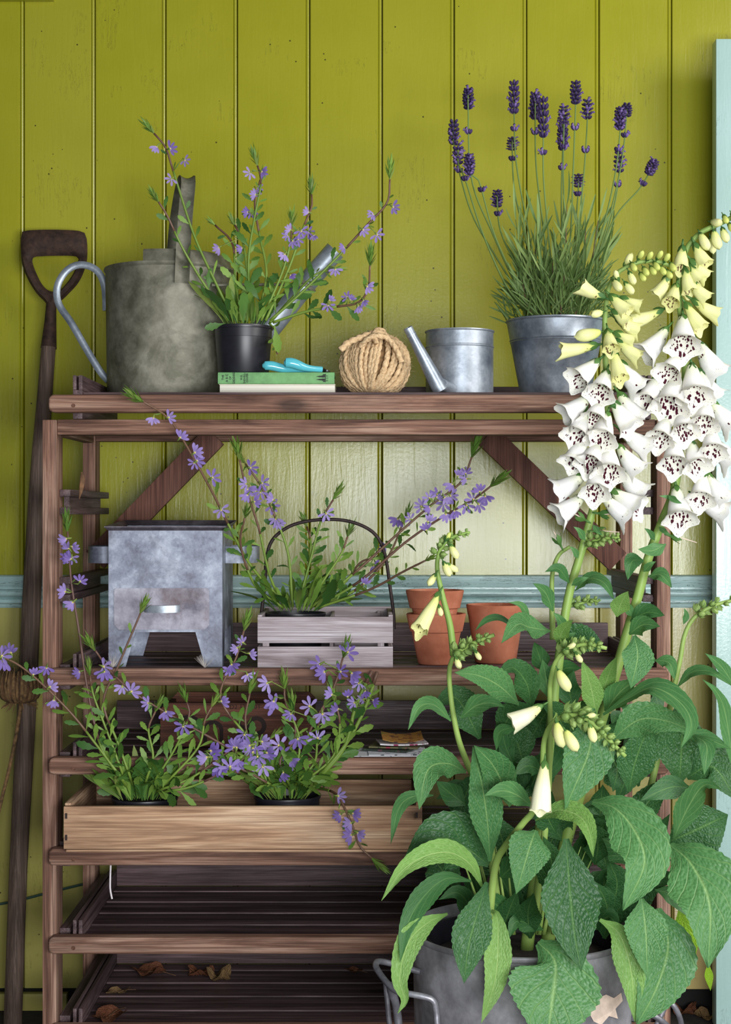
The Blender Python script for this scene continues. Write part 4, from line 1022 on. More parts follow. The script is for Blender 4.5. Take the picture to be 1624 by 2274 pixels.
fan_stem(p2, R, [(660, 1350), (688, 1250), (712, 1160), (740, 1110)], d, 2.95, [(728, 1148)], 9, 34, dark=0.8, leaflen=(28, 56))
fan_stem(p2, R, [(690, 1350), (790, 1270), (890, 1180), (960, 1120), (1025, 1070), (1048, 1015)], d, 2.90, [(905, 1150), (930, 1120), (965, 1100), (990, 1112), (1000, 1082), (1018, 1050), (985, 1128), (948, 1128), (1030, 1062), (975, 1098), (1008, 1105), (1035, 1045), (950, 1100)], 10, 46, dark=0.25)
fan_stem(p2, R, [(700, 1350), (800, 1290), (900, 1205), (980, 1150), (1050, 1110), (1090, 1080)], d, 2.86, [(1062, 1085), (1080, 1110), (1040, 1130), (952, 1150), (1010, 1142), (945, 1170), (1052, 1100), (990, 1150), (1070, 1125)], 10, 44, dark=0.2)
fan_stem(p2, R, [(705, 1350), (820, 1310), (895, 1270), (945, 1245)], d, 2.84, [(810, 1290)], 7, 26, dark=0.3)
fan_stem(p2, R, [(680, 1348), (725, 1280), (758, 1230), (772, 1192)], d, 2.96, [], 10, 34, dark=0.8, leaflen=(28, 56))
fan_stem(p2, R, [(665, 1348), (685, 1260), (690, 1200), (682, 1170)], d, 2.97, [], 10, 32, dark=0.8, leaflen=(28, 60))
fan_stem(p2, R, [(630, 1350), (575, 1310), (548, 1260), (534, 1200), (544, 1150)], d, 2.85, [], 9, 30, dark=0.5, leaflen=(26, 46))
fan_stem(p2, R, [(690, 1350), (760, 1300), (800, 1250), (830, 1240)], d, 2.98, [(835, 1260)], 9, 28, dark=0.6, leaflen=(28, 56))
fan_stem(p2, R, [(700, 1350), (790, 1310), (860, 1240), (900, 1150)], d, 2.99, [(880, 1160), (850, 1215)], 9, 28, dark=0.3)
basal(p2, R, 657, 1356, d, 50, 40, 40, 110, 1.2, 1.1)

# plants 3 and 4: in the long planter
zpl = zsp + 0.0004
R = random.Random(13); d = 2.832; FWD = 2.748
c = V((X(322, d), d, zpl)); p3 = thing('fan_flower_plant', c, 'fan flower plant in the planter box, one stem trailing past the rack post', 'plant', 'potted fan flowers')
FRONT.append(p3); black_pot(p3, c, L(74, d), Z(1768, d) - c.z, L(58, d))
fan_stem(p3, R, [(292, 1758), (215, 1655), (150, 1575), (60, 1490), (-6, 1452)], d, 2.68, [(75, 1490), (25, 1440), (2, 1476), (118, 1520), (118, 1562), (100, 1490), (12, 1450)], 11, 0, dark=0.45, leaflen=(34, 62), lo=.12, hi=.85, fsize=22)
fan_stem(p3, R, [(288, 1758), (225, 1660), (196, 1540), (175, 1400), (158, 1290), (150, 1180)], d, 2.74, [(140, 1195), (168, 1212), (152, 1236), (160, 1246), (182, 1285), (138, 1312), (155, 1342), (170, 1492), (150, 1212), (142, 1240)], 6, 40, dark=0.3, leaflen=(24, 44), lo=.1, hi=.5)
fan_stem(p3, R, [(285, 1752), (240, 1630), (208, 1545), (200, 1500)], d, 2.80, [], 10, 32, dark=0.9, leaflen=(36, 62))
fan_stem(p3, R, [(300, 1755), (262, 1650), (230, 1560), (262, 1480), (312, 1362)], d, 2.76, [], 8, 36, dark=0.45, leaflen=(26, 46))
fan_stem(p3, R, [(340, 1760), (420, 1730), (480, 1690), (530, 1650)], d, 2.78, [(475, 1665), (492, 1712), (515, 1652), (450, 1680)], 10, 28, dark=0.6, leaflen=(34, 60), fsize=25)
fan_stem(p3, R, [(350, 1762), (430, 1745), (520, 1700), (600, 1640)], d, 2.75, [(528, 1700), (560, 1670)], 8, 30, dark=0.5, leaflen=(34, 60), fsize=23)
fan_stem(p3, R, [(330, 1755), (390, 1660), (420, 1590), (415, 1560)], d, 2.86, [], 10, 34, dark=0.8, leaflen=(36, 64))
fan_stem(p3, R, [(320, 1750), (340, 1680), (330, 1620), (345, 1580)], d, 2.92, [], 8, 28, dark=0.8, leaflen=(36, 64))
fan_stem(p3, R, [(350, 1760), (440, 1660), (455, 1600), (470, 1570)], d, 2.90, [], 9, 30, dark=0.8, leaflen=(36, 64))
basal(p3, R, 322, 1766, d, 56, 44, 44, 120, 1.1, 1.2, -0.5)
inst('leaf', FL[0], p3, aim(P(312, 1772, 2.80), V((-0.25, 0, 1)), BACK, L(96, d))); inst('leaf', FL[2], p3, aim(P(262, 1762, 2.80), V((-1, 0, 0.1)), BACK, L(46, d)))
inst('leaf', FL[2], p3, aim(P(400, 1758, 2.79), V((1, 0, 0.15)), BACK, L(60, d)))

R = random.Random(14); d = 2.834
c = V((X(638, d), d, zpl)); p4 = thing('fan_flower_plant', c, 'densely flowering fan flower plant in the planter box with a stem hanging over its front', 'plant', 'potted fan flowers')
FRONT.append(p4); black_pot(p4, c, L(75, d), Z(1764, d) - c.z, L(58, d))
fan_stem(p4, R, [(600, 1752), (555, 1690), (480, 1645), (400, 1600), (300, 1540), (245, 1490), (212, 1445)], d, 2.70, [(300, 1530), (322, 1560), (240, 1482), (268, 1532), (372, 1588), (405, 1622), (230, 1500)], 10, 40, dark=0.3, leaflen=(30, 56), fsize=21)
fan_stem(p4, R, [(610, 1752), (560, 1650), (490, 1550), (525, 1460), (542, 1400)], d, 2.78, [(535, 1422), (562, 1450), (520, 1482), (505, 1492), (552, 1505), (520, 1440), (500, 1555)], 9, 38, dark=0.5, leaflen=(32, 56))
fan_stem(p4, R, [(650, 1750), (690, 1620), (740, 1530), (762, 1460)], d, 2.80, [(765, 1490), (712, 1495), (680, 1562), (780, 1442), (700, 1480), (790, 1500)], 9, 38, dark=0.5, leaflen=(32, 56), fsize=23)
fan_stem(p4, R, [(690, 1750), (770, 1650), (812, 1570), (838, 1492)], d, 2.80, [(800, 1552), (780, 1562), (835, 1556), (790, 1522)], 9, 0, dark=0.9, leaflen=(34, 60), r0=5, r1=4)
fan_stem(p4, R, [(690, 1752), (765, 1660), (790, 1570), (826, 1490)], d, 2.84, [(770, 1540), (815, 1540)], 9, 0, dark=0.9, leaflen=(34, 60), r0=5, r1=4)
fan_stem(p4, R, [(620, 1752), (545, 1712), (500, 1695), (470, 1700)], d, 2.76, [(478, 1664), (490, 1712), (512, 1692), (545, 1655), (530, 1650)], 8, 0, dark=0.4, leaflen=(34, 60), fsize=25)
fan_stem(p4, R, [(640, 1750), (600, 1700), (560, 1660), (545, 1600), (555, 1540)], d, 2.78, [(565, 1660), (575, 1690), (592, 1645), (602, 1672), (540, 1640), (580, 1712)], 8, 40, dark=0.4, leaflen=(34, 60), fsize=25)
fan_stem(p4, R, [(645, 1750), (622, 1690), (655, 1640), (652, 1585)], d, 2.80, [(640, 1672), (635, 1722), (610, 1650), (665, 1650), (655, 1690), (640, 1590)], 9, 42, dark=0.4, leaflen=(34, 60), fsize=23)
fan_stem(p4, R, [(650, 1750), (700, 1690), (705, 1620), (720, 1570)], d, 2.90, [(718, 1595), (705, 1630), (600, 1560)], 9, 34, dark=0.8, leaflen=(34, 64), fsize=24)
fan_stem(p4, R, [(655, 1750), (665, 1640), (635, 1560), (632, 1530)], d, 2.92, [(605, 1565), (585, 1520)], 9, 36, dark=0.8, leaflen=(34, 64), fsize=24)
fan_stem(p4, R, [(700, 1748), (745, 1762), (768, 1800), (785, 1840), (800, 1880), (826, 1906)], d, 2.72, [(760, 1768), (748, 1810), (792, 1808), (772, 1830), (772, 1856), (802, 1852)], 6, 36, dark=0.3, leaflen=(22, 40), fsize=22, ds=[2.86, 2.76, 2.725, 2.72, 2.72, 2.715])
fan_stem(p4, R, [(660, 1750), (740, 1680), (755, 1610), (745, 1560)], d, 2.94, [(745, 1570), (730, 1540)], 9, 34, dark=0.8, leaflen=(34, 64), fsize=22)
basal(p4, R, 638, 1764, d, 58, 44, 44, 130, 1.1, 1.2, -0.5)

# ================================================================== lavender
R = random.Random(21); d = 3.0
M_lleaf = simpleleaf('lavender_leaf', (70, 102, 52), (146, 168, 98), 0.25, 0.5)
M_lstem = simpleleaf('lavender_stem', (92, 116, 60), (112, 136, 74), 0.1, 0.6)
M_lwood = plain('lavender_wood', (110, 84, 62), 0.8)
M_lflow = simpleleaf('lavender_bud', (46, 36, 70), (74, 56, 104), 0.1, 0.7)
M_lflow2 = simpleleaf('lavender_open', (104, 82, 150), (140, 116, 176), 0.2, 0.7)
c = V((X(1234, d), d, ZF1 + 0.0008)); zr = Z(712, d); rr = L(109, d); rb = L(76, d)
lv = thing('lavender_plant', c, 'lavender in flower growing in a tapered galvanised bucket on the top tray', 'plant')
h = zr - c.z; b1_ = h * 0.73
def rad_at(z): return rb + (rr - rb) * z / h
pr_ = [(0, 0), (rb, 0), (rad_at(b1_ - 0.004), b1_ - 0.004), (rad_at(b1_ - 0.002) + 0.0012, b1_ - 0.002), (rad_at(b1_), b1_), (rad_at(b1_ + 0.002) + 0.0012, b1_ + 0.002), (rad_at(b1_ + 0.004), b1_ + 0.004), (rr - 0.001, h - 0.005), (rr + 0.0015, h - 0.003), (rr + 0.001, h), (rr - 0.002, h), (rr - 0.003, h - 0.005), (rb - 0.002, 0.003), (0, 0.003)]
MB().lathe([(a, c.z + b) for a, b in pr_], (c.x, c.y, 0), 64).build('bucket', M_galv, lv)
MB().lathe([(0, h - 0.004), (rr * 0.5, h - 0.006), (rr * 0.95, h - 0.012)], c, 24).build('compost', M_soilpot, lv)
def lav_leaf(wd, bend, name):
    n = 6; vs = []; uvs = []
    for i in range(n + 1):
        t = i / n; w_ = wd * (math.sin(PI * min(0.98, 0.06 + t * 0.94)) ** 0.6)
        for s in (-1, 0, 1): vs.append(V((s * w_ / 2, -bend * t * t - abs(s) * wd * 0.2, t))); uvs.append((s, t))
    return MB().add(vs, [[i * 3 + s, i * 3 + s + 1, i * 3 + s + 4, i * 3 + s + 3] for i in range(n) for s in range(2)], 0, uvs).mesh(name, M_lleaf, True, None, 0)
LL = [lav_leaf(0.085, 0.12, 'lavender_leaf'), lav_leaf(0.07, 0.35, 'lavender_leaf'), lav_leaf(0.10, -0.1, 'lavender_leaf'), lav_leaf(0.08, 0.02, 'lavender_leaf')]
def lav_spike(n, seed, opn):
    r = random.Random(seed); mb = MB(); 
    for k in range(n):
        z = k / (n - 1) if n > 1 else 0; wr = 0.17 * (0.75 + 0.45 * math.sin(PI * (0.15 + 0.75 * z)))
        m = 7 if z < 0.95 else 4
        for j in range(m):
            a = 2 * PI * j / m + k * 0.5 + r.uniform(-.2, .2); b = V((math.cos(a) * wr * 0.4, math.sin(a) * wr * 0.4, z - 0.05)); e = V((math.cos(a) * wr, math.sin(a) * wr, z + 0.10))
            op = r.random() < opn
            mb.tube([b, b.lerp(e, 0.55) + V((0, 0, 0.0)), e], [0.035, 0.062, 0.03], 5, 1 if op else 0)
            if op:
                f = e + V((math.cos(a), math.sin(a), 0.4)) * 0.06
                mb.tube([e, f], [0.03, 0.07], 5, 1)
    return mb.mesh('flower_spike', [M_lflow, M_lflow2], True, None, 0)
SP = [lav_spike(7, 1, .22), lav_spike(6, 2, .1), lav_spike(5, 3, .3)]
SW = [lav_spike(1, 8, .3)]
spikes = [(1040, 200, 240, 1190), (1008, 272, 318, 1180), (1018, 322, 362, 1182), (1043, 348, 386, 1195), (1142, 188, 248, 1215), (1138, 308, 332, 1210), (1189, 210, 262, 1230), (1207, 228, 300, 1240),
          (1253, 240, 272, 1248), (1250, 275, 330, 1240), (1279, 187, 228, 1250), (1305, 226, 262, 1262), (1378, 245, 286, 1282), (1392, 233, 258, 1288), (1376, 342, 380, 1286), (1455, 356, 386, 1290), (1105, 426, 458, 1200), (1285, 390, 414, 1252)]
for k, (sx, y0, y1, bx_) in enumerate(spikes):
    db = 3.0 + R.uniform(-.05, .05); dt = 3.0 + R.uniform(-.07, .09)
    xb_ = bx_ + R.uniform(-8, 8)
    if k == 1: mid = [(1025, 400), (1055, 490), (1120, 600)]
    elif k in (0, 2, 3): mid = [(sx + 8 + 4 * k, 400), (sx + 55, 520), (sx + 110, 640)]
    elif k == 15: mid = [(1420, 420), (1365, 485), (1320, 600)]
    else: mid = [(sx + (xb_ - sx) * 0.10 - 2, y1 + (690 - y1) * 0.25), (sx + (xb_ - sx) * 0.42, y1 + (690 - y1) * 0.55), (sx + (xb_ - sx) * 0.8, 620)]
    pts = [(sx, y0), (sx + (0 if k != 15 else -14), y1)] + mid + [(xb_, 700)]
    n = len(pts); pp = spline([P(x, y, dt + (db - dt) * i / (n - 1)) for i, (x, y) in enumerate(pts)], 26)
    MB().tube(pp, [L(1.5 + 0.8 * i / 25, 3) for i in range(26)], 6).build('stem', M_lstem, lv, sharp=0)
    ln = L(y1 - y0, 3) * 1.05; base = P(*pts[1], dt); z = (P(*pts[0], dt) - base).normalized()
    m = aim(base, z, BACK, 1.0, R.uniform(0, 6)) @ Matrix.Diagonal((L(62, 3), L(62, 3), ln, 1))
    inst('flower_spike', SP[k % 3], lv, m)
    q = pp[6 if k % 2 else 5] if y1 - y0 > 30 else pp[4]
    inst('flower_whorl', SW[0], lv, aim(q, z, BACK, 1.0, R.uniform(0, 6)) @ Matrix.Diagonal((L(52, 3), L(52, 3), L(60, 3), 1)))
nl = 0
for k in range(30):   # leafy shoots
    a = 2 * PI * k / 30 + R.uniform(-.1, .1); r0_ = R.uniform(0.1, 0.75) * rr; hgt = R.uniform(110, 250) * (1.0 if r0_ < rr * .6 else 0.85); lean = R.uniform(0.1, 0.5)
    b = V((c.x + math.cos(a) * r0_ * 0.7, c.y + math.sin(a) * r0_ * 0.6, zr - 0.008)); up_ = V((math.cos(a) * lean * (0.4 + r0_ / rr), math.sin(a) * lean * 0.6, 1)).normalized(); hh = L(hgt, 3)
    pp = spline([b, b + up_ * hh * 0.5 + V((math.cos(a), math.sin(a), 0)) * 0.008, b + up_ * hh + V((0, 0, 0.006))], 10)
    MB().tube(pp, [0.0016 - 0.0009 * i / 9 for i in range(10)], 5, 0).build('shoot', M_lwood if k % 3 == 0 else M_lstem, lv, sharp=0)
    for j in range(10):
        if nl >= 295: break
        t = 0.12 + 0.88 * j / 9; i = min(8, int(t * 9)); p = pp[i].lerp(pp[i + 1], t * 9 - i); aa = R.uniform(0, 2 * PI)
        o_ = V((math.cos(aa), math.sin(aa) * 0.7, 0)); z = (up_ * R.uniform(0.7, 1.6) + o_ * R.uniform(0.25, 0.9) + V((0, 0, 0.2))).normalized()
        inst('leaf', R.choice(LL), lv, aim(p, z, BACK + V((R.uniform(-1, 1), 0, R.uniform(-.5, .5))), L(R.uniform(48, 92) * (0.75 if t < .3 else 1.0), 3))); nl += 1
mb = MB()
for k in range(520):
    a = R.uniform(0, 2 * PI); q = math.sqrt(R.uniform(0, 1)); b = V((c.x + math.cos(a) * q * rr * 0.88, c.y + math.sin(a) * q * rr * 0.85, zr - 0.006)) + V((math.cos(a) * 0.014 * q, math.sin(a) * .01 * q, 0)) + V((0, 0, 1)) * L(R.uniform(0, 130) * (1.15 - 0.6 * q), 3)
    z = V((math.cos(a) * q * 0.9 + R.uniform(-.7, .7), math.sin(a) * q * .6 + R.uniform(-.5, .5), R.uniform(0.3, 1.3))).normalized()
    m = aim(b, z, BACK + V((R.uniform(-1, 1), 0, R.uniform(-1, 1))), L(R.uniform(30, 60), 3)); me = R.choice(LL)
    mb.add([m @ v.co for v in me.vertices], [list(p.vertices) for p in me.polygons])
o = mb.build('short_leaves', M_lleaf, lv, sharp=0); o['kind'] = 'stuff'
# ================================================================== foxgloves in the galvanised tub
R = random.Random(31)
dF = 2.40; cF = V((X(1160, dF), dF, 0)); rF = 0.169; zF = 0.427
fx = thing('foxglove_plant', (cF.x, dF, 0.03), 'tall white foxgloves with spotted throats and big quilted leaves, in front of the rack', 'plant')
tub = thing('galvanised_tub', (cF.x, dF, 0), 'round dull galvanised tub with steel rod handles holding the foxgloves', 'tub')
pr_ = [(0, 0.0), (rF * 0.93, 0.0), (rF * 0.94, 0.004), (rF * 0.985, zF - 0.03), (rF * 0.99, zF - 0.008), (rF * 1.012, zF - 0.004), (rF * 1.015, zF + 0.001), (rF * 0.995, zF + 0.002), (rF * 0.975, zF - 0.006), (rF * 0.92, 0.006), (0, 0.006)]
MB().lathe(pr_, (cF.x, cF.y, 0), 80).build('body', M_galv_tub, tub)
# flaking label remnant on the wall of the tub
def onwall(px, py, off=0.0008):
    """point of the tub wall seen at a photo pixel"""
    dv = P(px, py, 1.0) - V((0, 0, EYE)); a = dv.x ** 2 + dv.y ** 2; o = V((0, 0, EYE)) - V((cF.x, cF.y, 0)); rw = rF * 0.972 + off
    b = 2 * (dv.x * o.x + dv.y * o.y); cc = o.x ** 2 + o.y ** 2 - rw ** 2; t = (-b - math.sqrt(max(0, b * b - 4 * a * cc))) / (2 * a); p = V((0, 0, EYE)) + dv * t; 
    rr_ = rF * (0.94 + 0.045 * max(0, min(1, p.z / (zF - 0.03)))) + off; q = V((p.x - cF.x, p.y - cF.y, 0)).normalized() * rr_; return V((cF.x + q.x, cF.y + q.y, p.z))
M_flake = plain('flaking_white_paint', (206, 184, 168), 0.7, 0, 0.12, 40)
for poly in ([(1312, 2232), (1322, 2218), (1345, 2208), (1362, 2216), (1378, 2204), (1382, 2222), (1366, 2240), (1372, 2262), (1352, 2256), (1335, 2276), (1318, 2268), (1308, 2250)], [(1296, 2178), (1306, 2166), (1314, 2184), (1308, 2206), (1298, 2216), (1302, 2196)]):
    pts = [onwall(*p, 0.0024) for p in poly]; cen = onwall(sum(p[0] for p in poly) / len(poly), sum(p[1] for p in poly) / len(poly)); n = len(pts)
    MB().add(pts, [list(range(n))[::-1]]).build('paint_flake', M_flake, tub, False)
M_rod = metal('steel_rod', (138, 136, 144), (96, 94, 100), (176, 176, 184), rough=0.4, metallic=0.6)
dh_ = 2.30
MB().tube(spline([V((cF.x - rF * 0.93, dF - 0.06, Z(2150, 2.36))), P(905, 2150, 2.345), P(880, 2143, 2.34), P(852, 2136, 2.33), P(838, 2136, 2.315), P(835, 2146, 2.30), P(846, 2165, 2.285), P(866, 2189, 2.27), P(884, 2202, 2.26), P(920, 2209, 2.25), P(952, 2216, 2.245), P(964, 2225, 2.245), P(969, 2246, 2.247), P(974, 2300, 2.25), onwall(985, 2345)], 60), 0.0046, 10).build('handle', M_rod, tub)
MB().tube(spline([P(857, 2183, 2.285), P(860, 2220, 2.285), P(868, 2290, 2.285), P(890, 2350, 2.30), onwall(935, 2370)], 14), 0.0040, 10).build('handle_leg', M_rod, tub)
MB().tube(spline([P(866, 2187, 2.275), P(878, 2225, 2.29), P(884, 2260, 2.30), P(892, 2320, 2.30), onwall(940, 2390)], 14), 0.0062, 10).build('handle_leg', M_rod, tub)
MB().tube(spline([V((cF.x + rF * 0.95, dF - 0.05, 0.24)), P(1440, 2320, 2.35), P(1454, 2288, 2.35), P(1470, 2252, 2.35), P(1480, 2230, 2.35), P(1488, 2226, 2.35), P(1500, 2238, 2.35), P(1512, 2268, 2.36), P(1516, 2320, 2.40), P(1480, 2370, 2.44), V((cF.x + rF * 0.93, dF + 0.05, 0.24))], 46), 0.0042, 10).build('handle', M_rod, tub)
MB().tube(spline([V((cF.x + rF * 0.955, dF - 0.04, Z(2262, 2.36))), P(1432, 2252, 2.345), P(1450, 2254, 2.34), P(1482, 2278, 2.345), P(1500, 2310, 2.37)], 18), 0.0046, 10).build('handle_leg', M_rod, tub)
# inner black pot
rp = rF * 0.86; zp = zF - 0.012
MB().lathe([(0, 0.03), (rp * 0.8, 0.03), (rp * 0.97, zp - 0.03), (rp, zp - 0.028), (rp * 1.02, zp), (rp * 0.985, zp), (rp * 0.97, zp - 0.03), (rp * 0.78, 0.036), (0, 0.036)], (cF.x, cF.y, 0), 56).build('pot', M_blackplastic, fx)
MB().lathe([(0, zp - 0.02), (rp * 0.5, zp - 0.024), (rp * 0.95, zp - 0.032)], (cF.x, cF.y, 0), 28).build('compost', M_soilpot, fx)

M_gstem = simpleleaf('foxglove_stem', (116, 146, 66), (136, 160, 84), 0.05, 0.5)
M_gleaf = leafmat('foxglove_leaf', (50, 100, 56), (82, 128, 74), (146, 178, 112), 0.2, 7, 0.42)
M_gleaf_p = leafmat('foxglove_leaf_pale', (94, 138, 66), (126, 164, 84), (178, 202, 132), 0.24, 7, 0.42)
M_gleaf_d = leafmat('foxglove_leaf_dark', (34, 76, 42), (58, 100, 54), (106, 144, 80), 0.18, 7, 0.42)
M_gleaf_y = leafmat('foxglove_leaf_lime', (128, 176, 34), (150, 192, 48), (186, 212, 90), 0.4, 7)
M_sepal = simpleleaf('foxglove_sepal', (52, 92, 46), (90, 128, 62), 0.2)
M_gleaf_s = leafmat('foxglove_small_leaf', (50, 100, 56), (82, 128, 74), (146, 178, 112), 0.22, 5, 0.16)
M_gleaf_sd = leafmat('foxglove_small_leaf_dark', (36, 80, 44), (60, 104, 56), (106, 144, 80), 0.2, 5, 0.16)
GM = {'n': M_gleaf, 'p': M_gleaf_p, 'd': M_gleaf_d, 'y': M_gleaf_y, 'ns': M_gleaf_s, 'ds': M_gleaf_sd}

def bell_mats(name, outer, base, inner, spot, amount, trans=0.3):
    def body(nm, col, sp):
        t = NT(nm); uv = t.n('ShaderNodeTexCoord').outputs['UV']; s = t.n('ShaderNodeSeparateXYZ', i_0=uv); u, v = s.outputs[0], s.outputs[1]
        cc = t.mix(t.rng(v, 0.0, 0.55, 1, 0), col, base)
        oi = t.n('ShaderNodeObjectInfo').outputs['Random']; off = t.math('MULTIPLY', oi, 31.0)
        if sp:
            vec = t.n('ShaderNodeCombineXYZ', i_0=t.math('ADD', t.math('MULTIPLY', u, 2.8), off), i_1=t.math('ADD', t.math('MULTIPLY', v, 2.3), off))
            wob = t.n('ShaderNodeVectorMath', operation='ADD', i_0=vec, i_1=t.n('ShaderNodeVectorMath', operation='SCALE', i_0=t.n('ShaderNodeTexNoise', i_Vector=vec, i_Scale=9.0).outputs['Color'], i_3=0.10).outputs[0]).outputs[0]
            def dots(scale, r0_):
                vo = t.n('ShaderNodeTexVoronoi', i_Vector=wob, i_Scale=scale, i_Randomness=1.0)
                return t.math('LESS_THAN', vo.outputs['Distance'], r0_)
            au = t.math('ABSOLUTE', u)
            zone = t.math('MULTIPLY', t.math('LESS_THAN', au, 0.33), t.math('GREATER_THAN', v, 0.3))
            zone2 = t.math('MULTIPLY', t.math('LESS_THAN', au, 0.55), t.math('GREATER_THAN', v, 0.22))
            core = t.math('MULTIPLY', t.math('LESS_THAN', v, 0.90), zone)
            f = t.math('MAXIMUM', t.math('MULTIPLY', dots(4.4, 0.43), core), t.math('MULTIPLY', dots(12.0, 0.17), zone2))
            cc = t.mix(t.math('MULTIPLY', f, amount), cc, spot)
        t.fin(cc, 0.5, 0, None, 0.25); return t.translucent(cc, trans)
    return [body(name + '_outside', outer, False), body(name + '_inside', inner, True)]
BW = bell_mats('white_bell', (240, 238, 236), (226, 230, 190), (238, 236, 226), (72, 14, 36), 1.0)
BC = bell_mats('cream_bell', (232, 232, 168), (206, 214, 112), (228, 226, 160), (84, 40, 28), 0.9)
BV = bell_mats('pale_bell', (240, 238, 206), (226, 228, 150), (236, 234, 196), (72, 24, 30), 1.0)
BG = bell_mats('green_bell', (204, 212, 116), (150, 178, 66), (200, 206, 112), (96, 60, 36), 0.8)
def bell_mesh(mats, flare, lobe, lip, closed, name, seed):
    """corolla along +Z, base at the origin, lower lip on +Y; unit length"""
    r = random.Random(seed); n = 30; ts = [0, .04, .12, .25, .4, .55, .7, .82, .91, 1.0]
    prof = [0.0, 0.10, 0.15, 0.19, 0.24, 0.285, 0.315, 0.335, 0.345 + flare * .4, 0.36 + flare * .9] if not closed else [0.0, .10, .16, .22, .26, .28, .27, .235, .17, .0]
    ph = r.uniform(-.3, .3); mb = MB()
    for lay in (0, 1):
        vs = []; uvs = []
        for ti, t in enumerate(ts):
            for k in range(n + 1):
                a = 2 * PI * k / n - PI       # a = 0 is the lower lip
                rad = prof[ti] * (0.965 if lay else 1.0); ww_ = max(0.0, (t - 0.75) / 0.25)
                lb = math.cos(5 * a + 0 * ph); low = max(0.0, math.cos(a)) ** 3
                rad *= 1 + ww_ * (0.10 * lobe * lb + 0.035 * math.sin(9 * a + seed))
                zz_ = t * (1 + 0.0) + ww_ * (lip * low + 0.05 * lobe * lb) - 0.02 * lay * (1 if t < 1 else 0)
                yy_ = math.cos(a) * rad * (0.94 if not closed else 1) + ww_ * lip * 0.25 * low + 0.05 * math.sin(PI * t)
                vs.append(V((math.sin(a) * rad, yy_, zz_))); uvs.append((a / PI, t))
        fs = [[i * (n + 1) + k, i * (n + 1) + k + 1, (i + 1) * (n + 1) + k + 1, (i + 1) * (n + 1) + k] for i in range(len(ts) - 1) for k in range(n)]
        mb.add(vs, [f[::-1] for f in fs] if not lay else fs, lay, uvs)
    return mb.mesh(name, mats, True, None, 0)
BELL = {'w': [bell_mesh(BW, 0.15, 1.0, 0.18, False, 'white_bell', k) for k in (1, 2, 3)],
        'c': [bell_mesh(BC, 0.05, 0.8, 0.20, False, 'cream_bell', k) for k in (4, 5)],
        'v': [bell_mesh(BV, 0.0, 0.5, 0.12, False, 'pale_bell', k) for k in (8,)],
        'b': [bell_mesh(BC, 0, 0, 0.06, True, 'closed_bell', k) for k in (6,)],
        'g': [bell_mesh(BG, 0, 0, 0.06, True, 'green_bell', k) for k in (7,)]}
def calyx_mesh():
    mb = MB()
    for k in range(5):
        a = 2 * PI * k / 5 + 0.3; o_ = V((math.cos(a), math.sin(a), 0)); c_ = V((-math.sin(a), math.cos(a), 0)); vs = []
        for (t, w_, rd) in ((0, .10, .05), (.35, .24, .30), (.7, .22, .42), (1.0, .02, .50)):
            for s in (-1, 0, 1): vs.append(o_ * (rd + 0.03 * (s == 0)) + c_ * (s * w_) + V((0, 0, t)))
        mb.add(vs, [[i * 3 + s, i * 3 + s + 1, i * 3 + s + 4, i * 3 + s + 3] for i in range(3) for s in range(2)])
    mb.tube([V((0, 0, -0.6)), V((0, 0, 0.05))], [0.07, 0.14], 6)
    return mb.mesh('calyx', M_sepal, True, None, 0)
CAL = calyx_mesh()
def bell(kind, b, m, d, face, lenpx=None):
    B = P(b[0], b[1], d); Mo = P(m[0], m[1], d); v = Mo - B; ln2 = v.length
    ax = v + V((0, -face * max(ln2, L(40, d)), 0)); ln = ax.length * (0.95 if kind == 'w' else 0.98)
    ax.normalize(); ref = V((0, 0.75, -0.65)) if face > 0.15 else V((0, -0.25, -1))
    me = R.choice(BELL[kind])
    wd_ = 1.0
    minl = {'v': L(40, d), 'w': L(73, d), 'c': L(44, d), 'b': L(24, d), 'g': L(20, d)}[kind]
    ln = max(ln, minl)
    wid = ln * 0.9 if kind in 'bg' else min(ln * 0.96, {'v': L(66, d), 'w': L(92, d), 'c': L(50, d)}[kind])
    mw = aim(B, ax, ref, 1.0) @ Matrix.Diagonal((wid, wid, ln, 1))
    o = inst('flower', me, fx, mw)
    cs = {'v': L(22, d), 'w': L(25, d), 'c': L(22, d), 'b': L(13, d), 'g': L(12, d)}[kind]
    inst('calyx', CAL, o, aim(B - ax * cs * 0.25, ax, ref, cs, R.uniform(0, 1)))
    return o
def gstem(pts, ds, r0, r1, name='stem', n=40):
    m = len(pts); pp = spline([P(x, y, d) for (x, y), d in zip(pts, ds)], n)
    MB().tube(pp, [L(r0 + (r1 - r0) * i / (n - 1), 2.4) for i in range(n)], 12).build(name, M_gstem, fx, sharp=0); return pp
def lerpd(n, a, b): return [a + (b - a) * i / (n - 1) for i in range(n)]
zs_ = zp - 0.02
